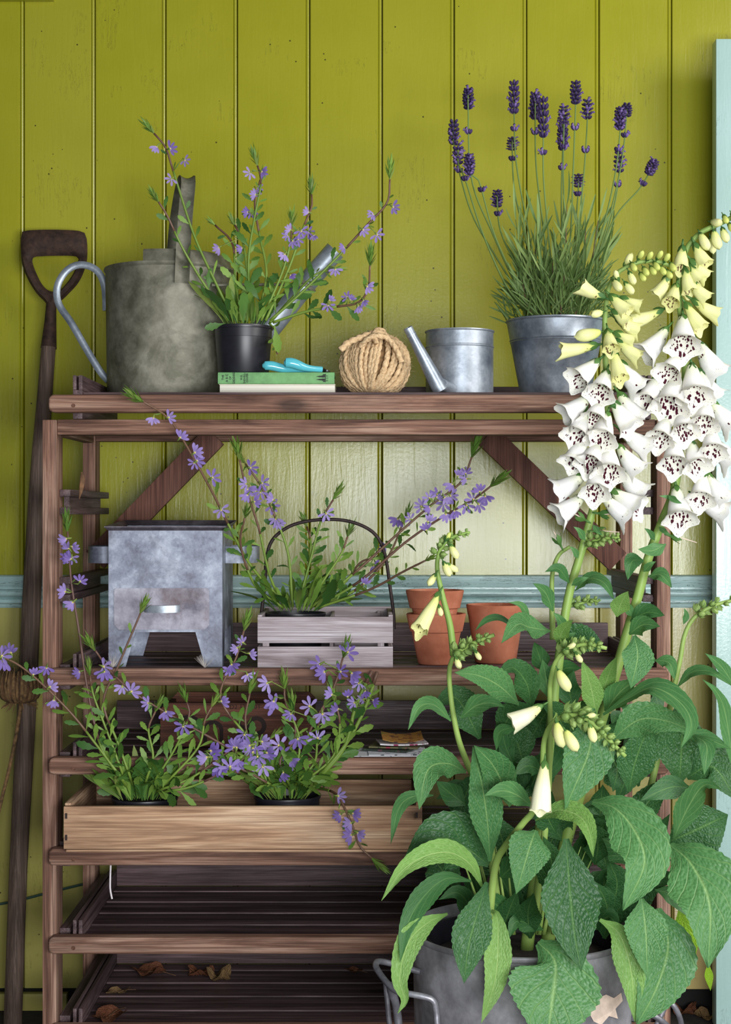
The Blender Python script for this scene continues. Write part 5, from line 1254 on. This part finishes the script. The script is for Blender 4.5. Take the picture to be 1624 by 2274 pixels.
# left spire
A = [(1170, 2110), (1195, 1900), (1215, 1700), (1240, 1480), (1262, 1330), (1290, 1230), (1312, 1150), (1334, 1060), (1346, 950), (1347, 850), (1343, 750), (1345, 690), (1352, 640), (1372, 606), (1412, 584), (1458, 580), (1492, 592)]
gstem(A, lerpd(len(A), 2.40, 2.37), 15, 4.0, n=70)
B_ = [(1215, 2100), (1250, 1900), (1300, 1720), (1345, 1570), (1372, 1480), (1395, 1400), (1417, 1325), (1440, 1240), (1474, 1150), (1498, 1090), (1508, 1020), (1516, 950), (1521, 880), (1522, 800), (1515, 720), (1508, 650), (1512, 590), (1530, 545), (1560, 514), (1592, 500), (1640, 478), (1690, 470)]
gstem(B_, lerpd(len(B_), 2.43, 2.40), 16, 5.0, n=80)
LA = [('b', (1387, 592), (1403, 562), 0), ('b', (1374, 622), (1366, 604), .2), ('c', (1341, 660), (1291, 637), 0), ('b', (1340, 692), (1311, 701), .5), ('b', (1362, 622), (1376, 648), .6), ('b', (1388, 627), (1406, 654), .3), ('b', (1397, 604), (1409, 633), .3),
      ('c', (1356, 656), (1393, 696), .25), ('c', (1381, 661), (1420, 680), .1), ('c', (1362, 690), (1394, 718), .25), ('c', (1370, 707), (1417, 735), 0), ('b', (1335, 737), (1276, 746), 0), ('c', (1325, 766), (1246, 779), 0),
      ('c', (1350, 733), (1354, 778), .6), ('c', (1367, 739), (1398, 754), .1), ('c', (1370, 755), (1418, 796), .15), ('c', (1362, 778), (1375, 843), .4), ('w', (1329, 800), (1275, 846), .35), ('w', (1348, 824), (1323, 882), .75),
      ('w', (1376, 803), (1413, 852), 0), ('w', (1310, 878), (1262, 915), .15), ('w', (1335, 888), (1316, 928), .75), ('w', (1376, 874), (1418, 930), 0), ('w', (1362, 892), (1393, 938), .2), ('w', (1300, 915), (1276, 963), .6),
      ('w', (1350, 918), (1327, 982), .7), ('w', (1380, 954), (1430, 988), 0), ('w', (1300, 968), (1282, 1003), .3), ('w', (1330, 980), (1309, 1020), .7), ('w', (1374, 990), (1405, 1030), .1), ('w', (1352, 986), (1345, 1058), .7),
      ('w', (1300, 1052), (1252, 1082), -.2), ('w', (1326, 1040), (1316, 1092), .8), ('w', (1376, 1046), (1420, 1090), .1), ('w', (1360, 1090), (1407, 1120), .3), ('w', (1296, 1100), (1237, 1144), .15), ('w', (1340, 1102), (1366, 1124), .1)]
for k, (kd, b, m, f) in enumerate(LA): bell(kd, b, m, 2.352 + (0.03 if b[0] > 1355 and f < .2 else 0), f)
RA = [('b', (1579, 492), (1596, 500), .8), ('b', (1555, 518), (1572, 557), .3), ('b', (1585, 512), (1597, 555), .2), ('b', (1604, 506), (1614, 540), .3), ('b', (1578, 528), (1586, 564), 0), ('c', (1516, 548), (1509, 599), .3), ('c', (1544, 542), (1566, 590), .2),
      ('c', (1536, 578), (1570, 616), 0), ('c', (1532, 590), (1548, 616), .2), ('c', (1522, 596), (1532, 650), .2), ('c', (1534, 624), (1570, 666), .1), ('c', (1540, 666), (1594, 700), 0), ('c', (1486, 612), (1459, 655), -.1), ('c', (1503, 632), (1485, 676), .6),
      ('c', (1470, 688), (1402, 716), 0), ('c', (1523, 674), (1556, 731), .2), ('w', (1517, 702), (1509, 779), .65), ('w', (1481, 730), (1426, 791), .1), ('w', (1553, 762), (1598, 835), 0), ('w', (1508, 786), (1473, 836), .7), ('w', (1536, 810), (1536, 890), .65),
      ('w', (1462, 835), (1439, 880), .4), ('w', (1503, 832), (1477, 914), .6), ('w', (1550, 822), (1582, 872), 0), ('w', (1510, 905), (1514, 958), .75), ('w', (1570, 888), (1559, 934), .7), ('w', (1578, 892), (1622, 940), .1), ('w', (1484, 922), (1456, 982), .6),
      ('w', (1580, 948), (1576, 993), .7), ('w', (1498, 972), (1489, 1038), .7), ('w', (1533, 980), (1543, 1039), .7), ('w', (1562, 1050), (1553, 1090), .6), ('w', (1548, 1102), (1596, 1132), .1), ('w', (1502, 1082), (1504, 1158), .6), ('w', (1580, 970), (1616, 1016), .1), ('w', (1568, 1052), (1607, 1108), .1)]
for k, (kd, b, m, f) in enumerate(RA): bell(kd, b, m, 2.392 + (0.03 if b[0] > 1540 and f < .15 else 0), f)
# buds along the nodding tips
for (x, y, s) in ((1420, 570, -1), (1432, 600, 1), (1440, 572, -1), (1448, 598, 1), (1456, 588, 1), (1462, 570, -1), (1470, 598, 1), (1478, 576, -1), (1484, 606, 1), (1492, 590, 1), (1425, 612, 1), (1405, 590, 1)):
    bell('g', (x - 3, y + (6 if s < 0 else -6)), (x + 4, y + (-10 if s < 0 else 14)), 2.36, .5)
for (x, y) in ((1610, 482), (1622, 500), (1628, 478), (1640, 492)): bell('g', (x - 3, y - 4), (x + 3, y + 16), 2.39, .4)
# thread-like styles left after flowers have dropped, with green capsules
for (b, m, d) in (((1300, 1155), (1262, 1135), 2.36), ((1330, 1140), (1392, 1148), 2.36), ((1245, 1210), (1230, 1180), 2.37), ((1490, 1190), (1548, 1205), 2.39), ((1320, 1180), (1376, 1182), 2.38)):
    B0 = P(*b, d); v = P(*m, d) - B0; me = R.choice(BELL['g'])
    o = inst('seed_capsule', CAL, fx, aim(B0, v, BACK, L(24, d), R.uniform(0, 1)))
    MB().tube([B0, B0 + v * .5 + V((0, 0, .001)), B0 + v], [.0016, .0008, .0006], 5).build('style', M_flake, fx)

def budhead(path, ds, r0, r1, n, tipsz=1.0, headpx=95):
    pp = gstem(path, ds, r0, r1, 'side_stem', 40); tot = sum((pp[i + 1] - pp[i]).length for i in range(39)); t0 = 1 - min(0.75, L(headpx, 2.35) / tot)
    for k in range(n):
        t = t0 + (1 - t0) * k / (n - 1); i = min(38, int(t * 39)); p = pp[i]; tn = (pp[i + 1] - pp[i]).normalized(); a = k * 2.4
        sd = tn.orthogonal().normalized(); sd = Quaternion(tn, a) @ sd; s = L(18 * (1.1 - 0.62 * (t - t0) / (1 - t0)), 2.35) * tipsz
        m = aim(p + sd * s * 0.35, (sd + tn * 0.6).normalized(), BACK, s)
        o = inst('bud', BUD, fx, m)
    return pp
mb = MB(); mb.lathe([(0.0, 0), (0.3, .12), (0.42, .45), (0.36, .8), (0.12, 1.1), (0.0, 1.15)], (0, 0, 0), 8)
for k in range(5):
    a = 2 * PI * k / 5; o_ = V((math.cos(a), math.sin(a), 0)); c_ = V((-math.sin(a), math.cos(a), 0)); mb.add([o_ * .1 - c_ * .2, o_ * .1 + c_ * .2, o_ * .48 + c_ * .22 + V((0, 0, .45)), o_ * .48 - c_ * .22 + V((0, 0, .45)), o_ * .52 + V((0, 0, 1.15))], [[0, 1, 2, 3], [3, 2, 4]], 0)
BUD = mb.mesh('bud', simpleleaf('foxglove_bud', (112, 142, 74), (150, 172, 100), 0.15), True, None, 0)
S1 = [(1110, 2060), (1078, 1800), (1040, 1700), (1018, 1640), (1003, 1560), (998, 1490), (1010, 1455), (1034, 1437), (1066, 1422), (1098, 1410)]
budhead(S1, lerpd(len(S1), 2.36, 2.30), 10, 4, 22)
S1b = [(1008, 1456), (1000, 1390), (985, 1330), (972, 1270), (974, 1232), (988, 1206), (1012, 1190), (1044, 1182)]
budhead(S1b, lerpd(len(S1b), 2.325, 2.30), 8, 3, 18, 0.8)
S2 = [(1185, 2060), (1215, 1800), (1222, 1620), (1222, 1520), (1236, 1466), (1264, 1442), (1302, 1430), (1348, 1440)]
budhead(S2, lerpd(len(S2), 2.36, 2.28), 9, 4, 24)
S3 = [(1085, 2060), (1100, 1925), (1122, 1880), (1160, 1830), (1190, 1792), (1204, 1720), (1210, 1640), (1236, 1598), (1276, 1588), (1312, 1602), (1350, 1640), (1390, 1680)]
budhead(S3, lerpd(len(S3), 2.30, 2.18), 9, 4.0, 34, 1.15, 150)
S4 = [(1420, 1850), (1462, 1680), (1490, 1560), (1510, 1470), (1521, 1410), (1542, 1372), (1582, 1346), (1640, 1330)]
budhead(S4, lerpd(len(S4), 2.52, 2.50), 9, 4, 14)
S5 = [(1292, 1225), (1312, 1205), (1336, 1196), (1376, 1194)]
budhead(S5, lerpd(4, 2.39, 2.36), 4, 3, 18, 0.9)
S6 = [(1228, 1420), (1226, 1330), (1228, 1270), (1242, 1232), (1266, 1214)]
gstem(S6, lerpd(5, 2.42, 2.40), 7, 4, 'side_stem')
S7 = [(1330, 1340), (1300, 1325), (1322, 1318), (1336, 1322)]
budhead([(1250, 1350), (1290, 1340), (1312, 1332), (1330, 1336)], lerpd(4, 2.42, 2.41), 4, 3, 14, 0.8)
for kd, b, m, d, f in (('c', (975, 1318), (930, 1395), 2.29, .4), ('b', (968, 1275), (950, 1300), 2.30, .3), ('b', (985, 1248), (1000, 1280), 2.29, .2), ('b', (992, 1252), (1018, 1268), 2.30, 0), ('b', (1000, 1210), (1018, 1240), 2.30, .1), ('g', (990, 1200), (998, 1185), 2.30, 0), ('b', (975, 1345), (980, 1368), 2.30, .3),
                       ('b', (1012, 1460), (1022, 1485), 2.29, .3), ('b', (1055, 1445), (1068, 1465), 2.29, .2), ('b', (1258, 1440), (1275, 1430), 2.27, .2), ('b', (1278, 1450), (1292, 1470), 2.27, .3), ('b', (1240, 1488), (1266, 1534), 2.28, .1),
                       ('v', (1202, 1568), (1136, 1604), 2.24, .05), ('v', (1210, 1692), (1198, 1798), 2.17, .2), ('b', (1236, 1605), (1250, 1660), 2.17, .2), ('b', (1256, 1622), (1282, 1668), 2.16, .2), ('b', (1310, 1610), (1320, 1648), 2.17, .3), ('b', (1300, 1590), (1322, 1586), 2.18, .2), ('b', (1236, 1600), (1234, 1640), 2.2, .2)):
    bell(kd, b, m, d, f)

# ---- big leaves
def gleaf(pts, ds, wpx, mat='n', face=0.75, cup=0.12, peak=0.42, wave=0.03, tilt=0.0):
    """blade along the pixel polyline; face 1 = broadside to the lens, 0 = seen from the edge"""
    n = 36; m = 10; dm = sum(ds) / len(ds)
    if wpx < 62 and mat in 'nd': mat += 's'
    sp_ = spline([P(x, y, d) for (x, y), d in zip(pts, ds)], n + 1); wd = L(wpx, dm); ph = R.uniform(0, 6); vs = []; uvs = []
    for i, p in enumerate(sp_):
        t = i / n; tn = (sp_[min(n, i + 1)] - sp_[max(0, i - 1)]).normalized()
        nv = (V((0, -1, 0)) * face + V((0, 0, 1)) * (1 - face) + V((tilt, 0, 0))); nv = nv - tn * nv.dot(tn); nv = nv.normalized() if nv.length > 1e-4 else V((0, -1, 0))
        c = tn.cross(nv)
        a = t / peak if t < peak else 1 - (t - peak) / (1 - peak)
        wv = (0.10 + 0.90 * math.sin(min(1, a) * PI / 2) ** 1.5) if t < peak else (0.55 * math.sin(a * PI / 2) + 0.45 * a)
        wv = max(wv, 0.012) * wd / 2
        for k in range(m + 1):
            u = -1 + 2 * k / m; au = abs(u); ed = 1 + (0.03 if i % 2 else -0.03) * (1 if k in (0, m) else 0)
            hgt = cup * wv * (au ** 1.3) * 1.0 + wave * wd * math.sin(t * 11 + ph + (2 if u > 0 else 0)) * au ** 2 + 0.03 * wd * math.sin(14 * t - 2.5 * au) * (1 - au) * au * 2
            vs.append(p + c * (u * wv * ed) + nv * hgt); uvs.append((u, t))
    fs = [[i * (m + 1) + k, i * (m + 1) + k + 1, (i + 1) * (m + 1) + k + 1, (i + 1) * (m + 1) + k] for i in range(n) for k in range(m)]
    return MB().add(vs, fs, 0, uvs).build('leaf', GM[mat], fx, sharp=0)
def c6(pts): return [(840 + x / 2.0714, 1650 + y / 2.0714) for x, y in pts]
def c5(pts): return [(840 + x / 2.0714, 1150 + y / 2.0714) for x, y in pts]
def G6(pts, d0, d1, w_, *a, **k): gleaf(c6(pts), lerpd(len(pts), d0, d1), w_ / 2.0714, *a, **k)
def G5(pts, d0, d1, w_, *a, **k): gleaf(c5(pts), lerpd(len(pts), d0, d1), w_ / 2.0714, *a, **k)
G6([(865, 440), (880, 640), (900, 850), (935, 1050)], 2.22, 2.16, 280, 'd', 0.95, 0.10, 0.48)
G6([(735, 915), (815, 1010), (800, 1200), (770, 1420)], 2.22, 2.14, 430, 'n', 0.95, 0.10, 0.5)
G6([(520, 770), (548, 800), (552, 950), (535, 1110), (475, 1290)], 2.24, 2.18, 130, 'p', 0.9, 0.2, 0.45)
G6([(500, 640), (465, 760), (420, 920), (395, 1105)], 2.22, 2.17, 185, 'd', 0.95, 0.1, 0.55)
G6([(320, 785), (225, 830), (140, 920), (100, 1080), (122, 1180), (90, 1245)], 2.25, 2.17, 120, 'p', 0.8, 0.2, 0.42)
G6([(430, 635), (310, 625), (200, 720), (130, 850), (100, 1010)], 2.30, 2.20, 110, 'd', 0.75, 0.2, 0.5)
G6([(478, 660), (425, 560), (330, 505), (220, 520), (110, 590), (15, 725)], 2.24, 2.12, 125, 'p', 0.6, 0.25, 0.45)
G6([(510, 560), (400, 480), (280, 440), (120, 525)], 2.33, 2.28, 270, 'd', 0.85, 0.1, 0.5)
G6([(405, 135), (320, 95), (230, 125), (188, 305)], 2.33, 2.22, 165, 'n', 0.7, 0.2, 0.5)
G6([(515, 545), (505, 380), (480, 200), (435, 15)], 2.28, 2.24, 160, 'n', 0.9, 0.15, 0.5)
G6([(610, 290), (570, 180), (520, 90), (440, 10)], 2.30, 2.22, 165, 'n', 0.85, 0.15, 0.5)
G6([(708, 292), (640, 240), (570, 220), (488, 242)], 2.24, 2.18, 110, 'n', 0.7, 0.15, 0.45)
G6([(725, 355), (830, 310), (930, 340), (975, 420), (990, 525)], 2.22, 2.10, 115, 'p', 0.6, 0.2, 0.45)
G6([(725, 400), (695, 490), (635, 695)], 2.24, 2.19, 205, 'n', 0.95, 0.1, 0.35)
G6([(985, 270), (1090, 300), (1185, 410), (1225, 560), (1128, 770)], 2.24, 2.12, 270, 'n', 0.85, 0.12, 0.5)
G6([(985, -160), (975, 20), (910, 190), (858, 305)], 2.22, 2.18, 240, 'n', 0.95, 0.08, 0.42)
G6([(1340, 465), (1440, 555), (1525, 740), (1520, 1035)], 2.28, 2.16, 340, 'n', 0.9, 0.1, 0.45)
G6([(1335, 455), (1440, 410), (1610, 330)], 2.44, 2.42, 280, 'd', 0.85, 0.1, 0.55)
G6([(1212, 715), (1232, 860), (1240, 1085)], 2.20, 2.16, 205, 'n', 0.95, 0.15, 0.4)
G6([(1290, 760), (1335, 930), (1280, 1130), (1190, 1298)], 2.24, 2.17, 290, 'n', 0.9, 0.1, 0.45)
G6([(1020, 812), (1110, 880), (1165, 1050), (1182, 1285)], 2.22, 2.18, 150, 'p', 0.75, 0.25, 0.45)
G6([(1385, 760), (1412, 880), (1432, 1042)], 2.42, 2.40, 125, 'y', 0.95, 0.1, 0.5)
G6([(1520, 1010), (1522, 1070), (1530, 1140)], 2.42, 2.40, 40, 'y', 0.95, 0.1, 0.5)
G6([(1275, 675), (1350, 700), (1435, 805)], 2.38, 2.36, 80, 'n', 0.8)
G6([(1155, 225), (1180, 100), (1230, -40), (1265, -110)], 2.34, 2.30, 175, 'd', 0.85)
G6([(1435, 205), (1340, 205), (1205, 265)], 2.40, 2.36, 115, 'd', 0.75)
G6([(1360, 440), (1430, 290), (1500, 195), (1580, 212)], 2.38, 2.30, 120, 'n', 0.7)
G6([(1385, 190), (1395, 60), (1400, -80), (1380, -210)], 2.48, 2.46, 230, 'd', 0.9)
G6([(1420, 160), (1540, 110), (1650, 260)], 2.48, 2.44, 210, 'd', 0.8)
G6([(405, 285), (325, 225), (268, 175)], 2.42, 2.40, 110, 'd', 0.8)
G6([(255, 240), (150, 250), (92, 310), (58, 465)], 2.42, 2.32, 70, 'n', 0.7)
G6([(755, 130), (690, 105), (625, 145)], 2.36, 2.32, 95, 'd', 0.75)
G5([(335, 935), (260, 862), (190, 872), (138, 975)], 2.33, 2.24, 80, 'n', 0.65, 0.2)
G5([(380, 920), (450, 865), (520, 852), (582, 870)], 2.30, 2.24, 100, 'n', 0.7)
G5([(650, 860), (560, 775), (460, 725), (350, 712)], 2.36, 2.24, 150, 'n', 0.75)
G5([(705, 875), (685, 765), (620, 690), (548, 725)], 2.40, 2.32, 140, 'd', 0.7)
G5([(795, 520), (700, 505), (640, 492), (566, 578)], 2.36, 2.24, 130, 'n', 0.7, 0.2)
G5([(700, 470), (660, 405), (600, 388)], 2.36, 2.32, 40, 'n', 0.7)
G5([(640, 505), (560, 462), (500, 470), (444, 522)], 2.38, 2.28, 48, 'd', 0.6)
G5([(828, 585), (850, 520), (898, 468)], 2.34, 2.28, 75, 'p', 0.8)
G5([(1178, 540), (1195, 640), (1162, 785)], 2.28, 2.24, 155, 'n', 0.95, 0.1, 0.45)
G5([(1155, 535), (1220, 492), (1298, 500)], 2.34, 2.28, 95, 'n', 0.8)
G5([(1160, 475), (1240, 435), (1318, 448)], 2.40, 2.36, 100, 'd', 0.75)
G5([(1035, 905), (1160, 825), (1270, 782), (1390, 850), (1442, 950), (1393, 1065)], 2.30, 2.12, 115, 'n', 0.55, 0.2, 0.5)
G5([(1070, 1025), (1200, 930), (1330, 935), (1468, 990)], 2.26, 2.20, 165, 'n', 0.8, 0.15, 0.4)
G5([(840, 630), (930, 565), (1045, 605)], 2.42, 2.38, 170, 'd', 0.8)
G5([(905, 335), (970, 280), (1040, 300), (1085, 375)], 2.36, 2.28, 80, 'n', 0.6)
G5([(1098, 455), (1120, 390), (1152, 338)], 2.36, 2.32, 95, 'p', 0.85)
G5([(805, 430), (770, 345), (713, 300)], 2.38, 2.34, 70, 'n', 0.75)
G5([(880, 300), (830, 235), (768, 248)], 2.36, 2.32, 62, 'd', 0.7)
G5([(1222, 198), (1170, 200), (1148, 285)], 2.38, 2.34, 80, 'd', 0.75)
G5([(1245, 270), (1300, 262), (1352, 322)], 2.38, 2.34, 74, 'n', 0.75)
G5([(1325, 120), (1260, 152), (1196, 145)], 2.38, 2.34, 70, 'n', 0.7)
G5([(1005, 910), (980, 780), (938, 655)], 2.32, 2.28, 105, 'p', 0.9)
G5([(1035, 810), (1062, 720), (1098, 638)], 2.34, 2.30, 75, 'p', 0.85)
G5([(1045, 890), (1110, 805), (1195, 738)], 2.34, 2.28, 120, 'n', 0.8)
G5([(645, 960), (560, 985), (543, 1070)], 2.38, 2.30, 60, 'd', 0.7)
G5([(625, 1140), (585, 1045), (570, 955)], 2.42, 2.40, 75, 'd', 0.85)
G5([(765, 710), (740, 630), (718, 570)], 2.44, 2.42, 90, 'd', 0.85)
G5([(785, 830), (772, 730), (755, 650)], 2.42, 2.40, 90, 'n', 0.85)
G5([(1640, 1180), (1600, 910), (1560, 805), (1493, 742)], 2.42, 2.36, 75, 'n', 0.7)
G5([(1650, 790), (1580, 685), (1503, 622)], 2.46, 2.42, 66, 'n', 0.75)
G5([(1375, 780), (1440, 712), (1530, 708), (1630, 775)], 2.50, 2.42, 62, 'n', 0.6)
G5([(1400, 990), (1480, 1005), (1560, 1035), (1625, 1065)], 2.44, 2.40, 80, 'n', 0.7)
G5([(1455, 1000), (1512, 1050), (1500, 1185)], 2.42, 2.34, 85, 'n', 0.7)
G5([(1272, 655), (1340, 668), (1365, 745)], 2.46, 2.42, 70, 'n', 0.75)
G5([(1405, 490), (1418, 450), (1408, 415)], 2.50, 2.49, 30, 'n', 0.8)
G5([(1270, 800), (1290, 860), (1300, 900)], 2.46, 2.46, 70, 'd', 0.8)
G5([(800, 800), (850, 700), (935, 690)], 2.42, 2.38, 120, 'd', 0.8)
G5([(900, 880), (880, 780), (900, 700)], 2.40, 2.38, 110, 'd', 0.85)
G5([(1040, 1060), (1100, 1150), (1080, 1260)], 2.40, 2.34, 150, 'd', 0.85)
G5([(560, 1000), (620, 900), (740, 880)], 2.40, 2.34, 130, 'd', 0.8)
G5([(870, 1000), (820, 900), (750, 860)], 2.42, 2.36, 130, 'd', 0.8)
for (pts, w_) in (([(560, 900), (600, 780), (640, 680)], 130), ([(700, 900), (690, 780), (715, 690)], 130), ([(1040, 900), (1055, 760), (1005, 640)], 150), ([(1080, 760), (1100, 640), (1060, 540)], 150),
                  ([(760, 700), (800, 560), (760, 430)], 140), ([(640, 860), (540, 740), (440, 700)], 120), ([(1000, 560), (1010, 450), (960, 370)], 140), ([(760, 860), (640, 820), (600, 900)], 90), ([(980, 860), (1060, 800), (1110, 860)], 110), ([(560, 620), (640, 560), (700, 600)], 120), ([(1150, 560), (1090, 470), (1030, 440)], 140), ([(820, 420), (780, 330), (800, 220)], 130)):
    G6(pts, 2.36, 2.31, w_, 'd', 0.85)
# small bracts up the stems
for (x, y, dx, dy, d, s) in ((1300, 1200, -26, -34, 2.36, 18), (1318, 1165, 20, 26, 2.35, 14), (1285, 1240, -20, -30, 2.36, 16), (1270, 1300, 40, -20, 2.35, 18), (1455, 1200, -24, -30, 2.40, 16), (1465, 1170, 26, 20, 2.40, 14), (1500, 1110, -36, -10, 2.40, 12), (1430, 1270, 28, -26, 2.40, 18), (1405, 1370, -24, -40, 2.40, 22), (1255, 1400, -26, -44, 2.37, 24), (1250, 1440, 30, -40, 2.36, 26), (1350, 905, 20, -6, 2.35, 12), (1350, 860, -16, -10, 2.36, 12), (1485, 1100, 30, 20, 2.38, 16)):
    gleaf([(x, y), (x + dx * .5, y + dy * .6), (x + dx, y + dy * .9)], [d, d - .015, d - .02], s, 'n', 0.8, 0.2, 0.4)
# leaves deep inside the clump
for k in range(60):
    x = R.uniform(1000, 1440); y = R.uniform(1640, 2075); a = R.uniform(-1, 1); ln = R.uniform(90, 170); dd_ = R.uniform(2.40, 2.52)
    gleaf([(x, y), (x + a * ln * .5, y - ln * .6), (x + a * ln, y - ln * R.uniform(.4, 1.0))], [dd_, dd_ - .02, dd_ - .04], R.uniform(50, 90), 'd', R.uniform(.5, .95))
for k in range(16):   # leaf stalks rising from the pot
    x = R.uniform(1080, 1260); gstem([(x, 2075), (x + (x - 1160) * .5, 1960), (x + (x - 1160) * .9, 1880)], [2.36 + R.uniform(0, .08)] * 3, 5, 0.5, 'leaf_stalk', 10)
# ================================================================== small litter
M_dead = leafmat('dead_leaf_rust', (112, 66, 42), (88, 50, 34), (140, 92, 62), 0.08, 6, 0.5, 0.7)
M_dead2 = leafmat('dead_leaf_tan', (132, 104, 66), (98, 74, 48), (150, 122, 84), 0.08, 6, 0.5, 0.7)
def dead_leaf(label, px, py, zf, size, seed, mat, lobed=True, rot=0.0, crumple=0.25, group='dead leaves on the lowest tray'):
    r = random.Random(seed); d = (EYE - zf) * F / (py - 1137); n = 30; vs = []; uvs = []; c = V((X(px, d), d, zf)); s = L(size, d)
    rings = 5
    for j in range(rings + 1):
        for k in range(n):
            a = 2 * PI * k / n; t = j / rings
            ro = (0.62 + 0.38 * abs(math.cos(2.5 * a + 0.2)) ** 0.7 if lobed else 0.55 + 0.45 * abs(math.cos(a)))
            p = V((math.cos(a) * ro * t, math.sin(a) * ro * t * 0.8, crumple * (t * t * (0.5 + 0.5 * math.sin(a * 3 + seed)) + 0.12 * math.sin(7 * a + 5 * t)) ))
            p = Matrix.Rotation(rot, 3, 'Z') @ p; vs.append(p * s); uvs.append((math.sin(a) * t, 0.5 + 0.5 * math.cos(a) * t))
    fs = []
    for j in range(rings):
        for k in range(n): fs.append([j * n + k, j * n + (k + 1) % n, (j + 1) * n + (k + 1) % n, (j + 1) * n + k])
    mz = min(v.z for v in vs); vs = [c + v - V((0, 0, mz - 0.0006)) for v in vs]
    t = thing('dead_leaf', c, label, 'dead leaf', group)
    MB().add(vs, fs, 0, uvs).build('blade', mat, t, sharp=0)
    e = Matrix.Rotation(rot, 3, 'Z') @ V((1.5 * s, 0, 0)); MB().tube([c + V((0, 0, s * .12)), c + e * .5 + V((0, 0, s * .2)), c + e + V((0, 0, 0.002))], [0.0009, 0.0007, 0.0006], 5).build('leaf_stalk', M_dry2, t)
dead_leaf('rust-brown lobed dead leaf with a trailing stalk at the back of the lowest tray', 330, 2163, ZF6, 44, 3, M_dead, True, -0.3, 0.4)
dead_leaf('curled tan dead leaf crumpled into a ball on the lowest tray', 488, 2176, ZF6, 36, 5, M_dead2, True, 2.0, 0.7)
dead_leaf('dark brown dead leaf lying against the crumpled tan leaf on the lowest tray', 445, 2166, ZF6, 34, 8, M_dead, True, 2.6, 0.5)
dead_leaf('small pleated straw-coloured dead leaf near the side of the lowest tray', 262, 2206, ZF6, 28, 9, M_dead2, False, 0.5, 0.4)
dead_leaf('large reddish maple-like dead leaf by the front corner of the lowest tray', 242, 2262, ZF6, 50, 12, M_dead, True, 1.2, 0.35)
dead_leaf('little orange dead leaf lying alone on the open part of the lowest tray', 786, 2158, ZF6, 22, 15, M_dead, False, -0.4, 0.35)
dead_leaf('brown dead leaf on the dark ground between the tub and the pale door', 1524, 2252, 0.0, 34, 21, M_dead, True, 0.8, 0.6, 'dead leaves on the ground')
dead_leaf('darker curled dead leaf on the ground against the foot of the pale door', 1566, 2262, 0.0, 30, 23, M_dead2, False, 2.2, 0.6, 'dead leaves on the ground')
for (px, py, lb) in ((250, 1477, 'white thistledown tuft beside the inner leg of the metal box'), (455, 1478, 'white thistledown tuft at the foot of the metal box near the crate')):
    d = 2.845; c = P(px, py, d); c.z = ZF2 + 0.0005; mb = MB()
    for k in range(34):
        a = R.uniform(0, 2 * PI); e = R.uniform(0.2, 1.2); q = c + V((math.cos(a) * e, math.sin(a) * e * .5, 1.0)).normalized() * L(R.uniform(16, 34), d)
        mb.tube([c, q], [0.00035, 0.00012], 3)
    tag(mb.build('thistledown', plain('white_down', (220, 212, 206), 0.9)), lb, 'seed fluff')
o = MB().tube(spline([P(181, 1048, 2.835), P(183, 1065, 2.83), P(180, 1088, 2.828), P(176, 1108, 2.83)], 10), [0.001, 0.0028, 0.0042, 0.0046, 0.0046, 0.0042, 0.0034, 0.0026, 0.0016, 0.0006], 8, flat=0.5, flat_dir=V((0, -1, 0))).build('dry_husk', M_dry2)
tag(o, 'dry brown papery husk caught on the upper runner of the rack', 'husk')
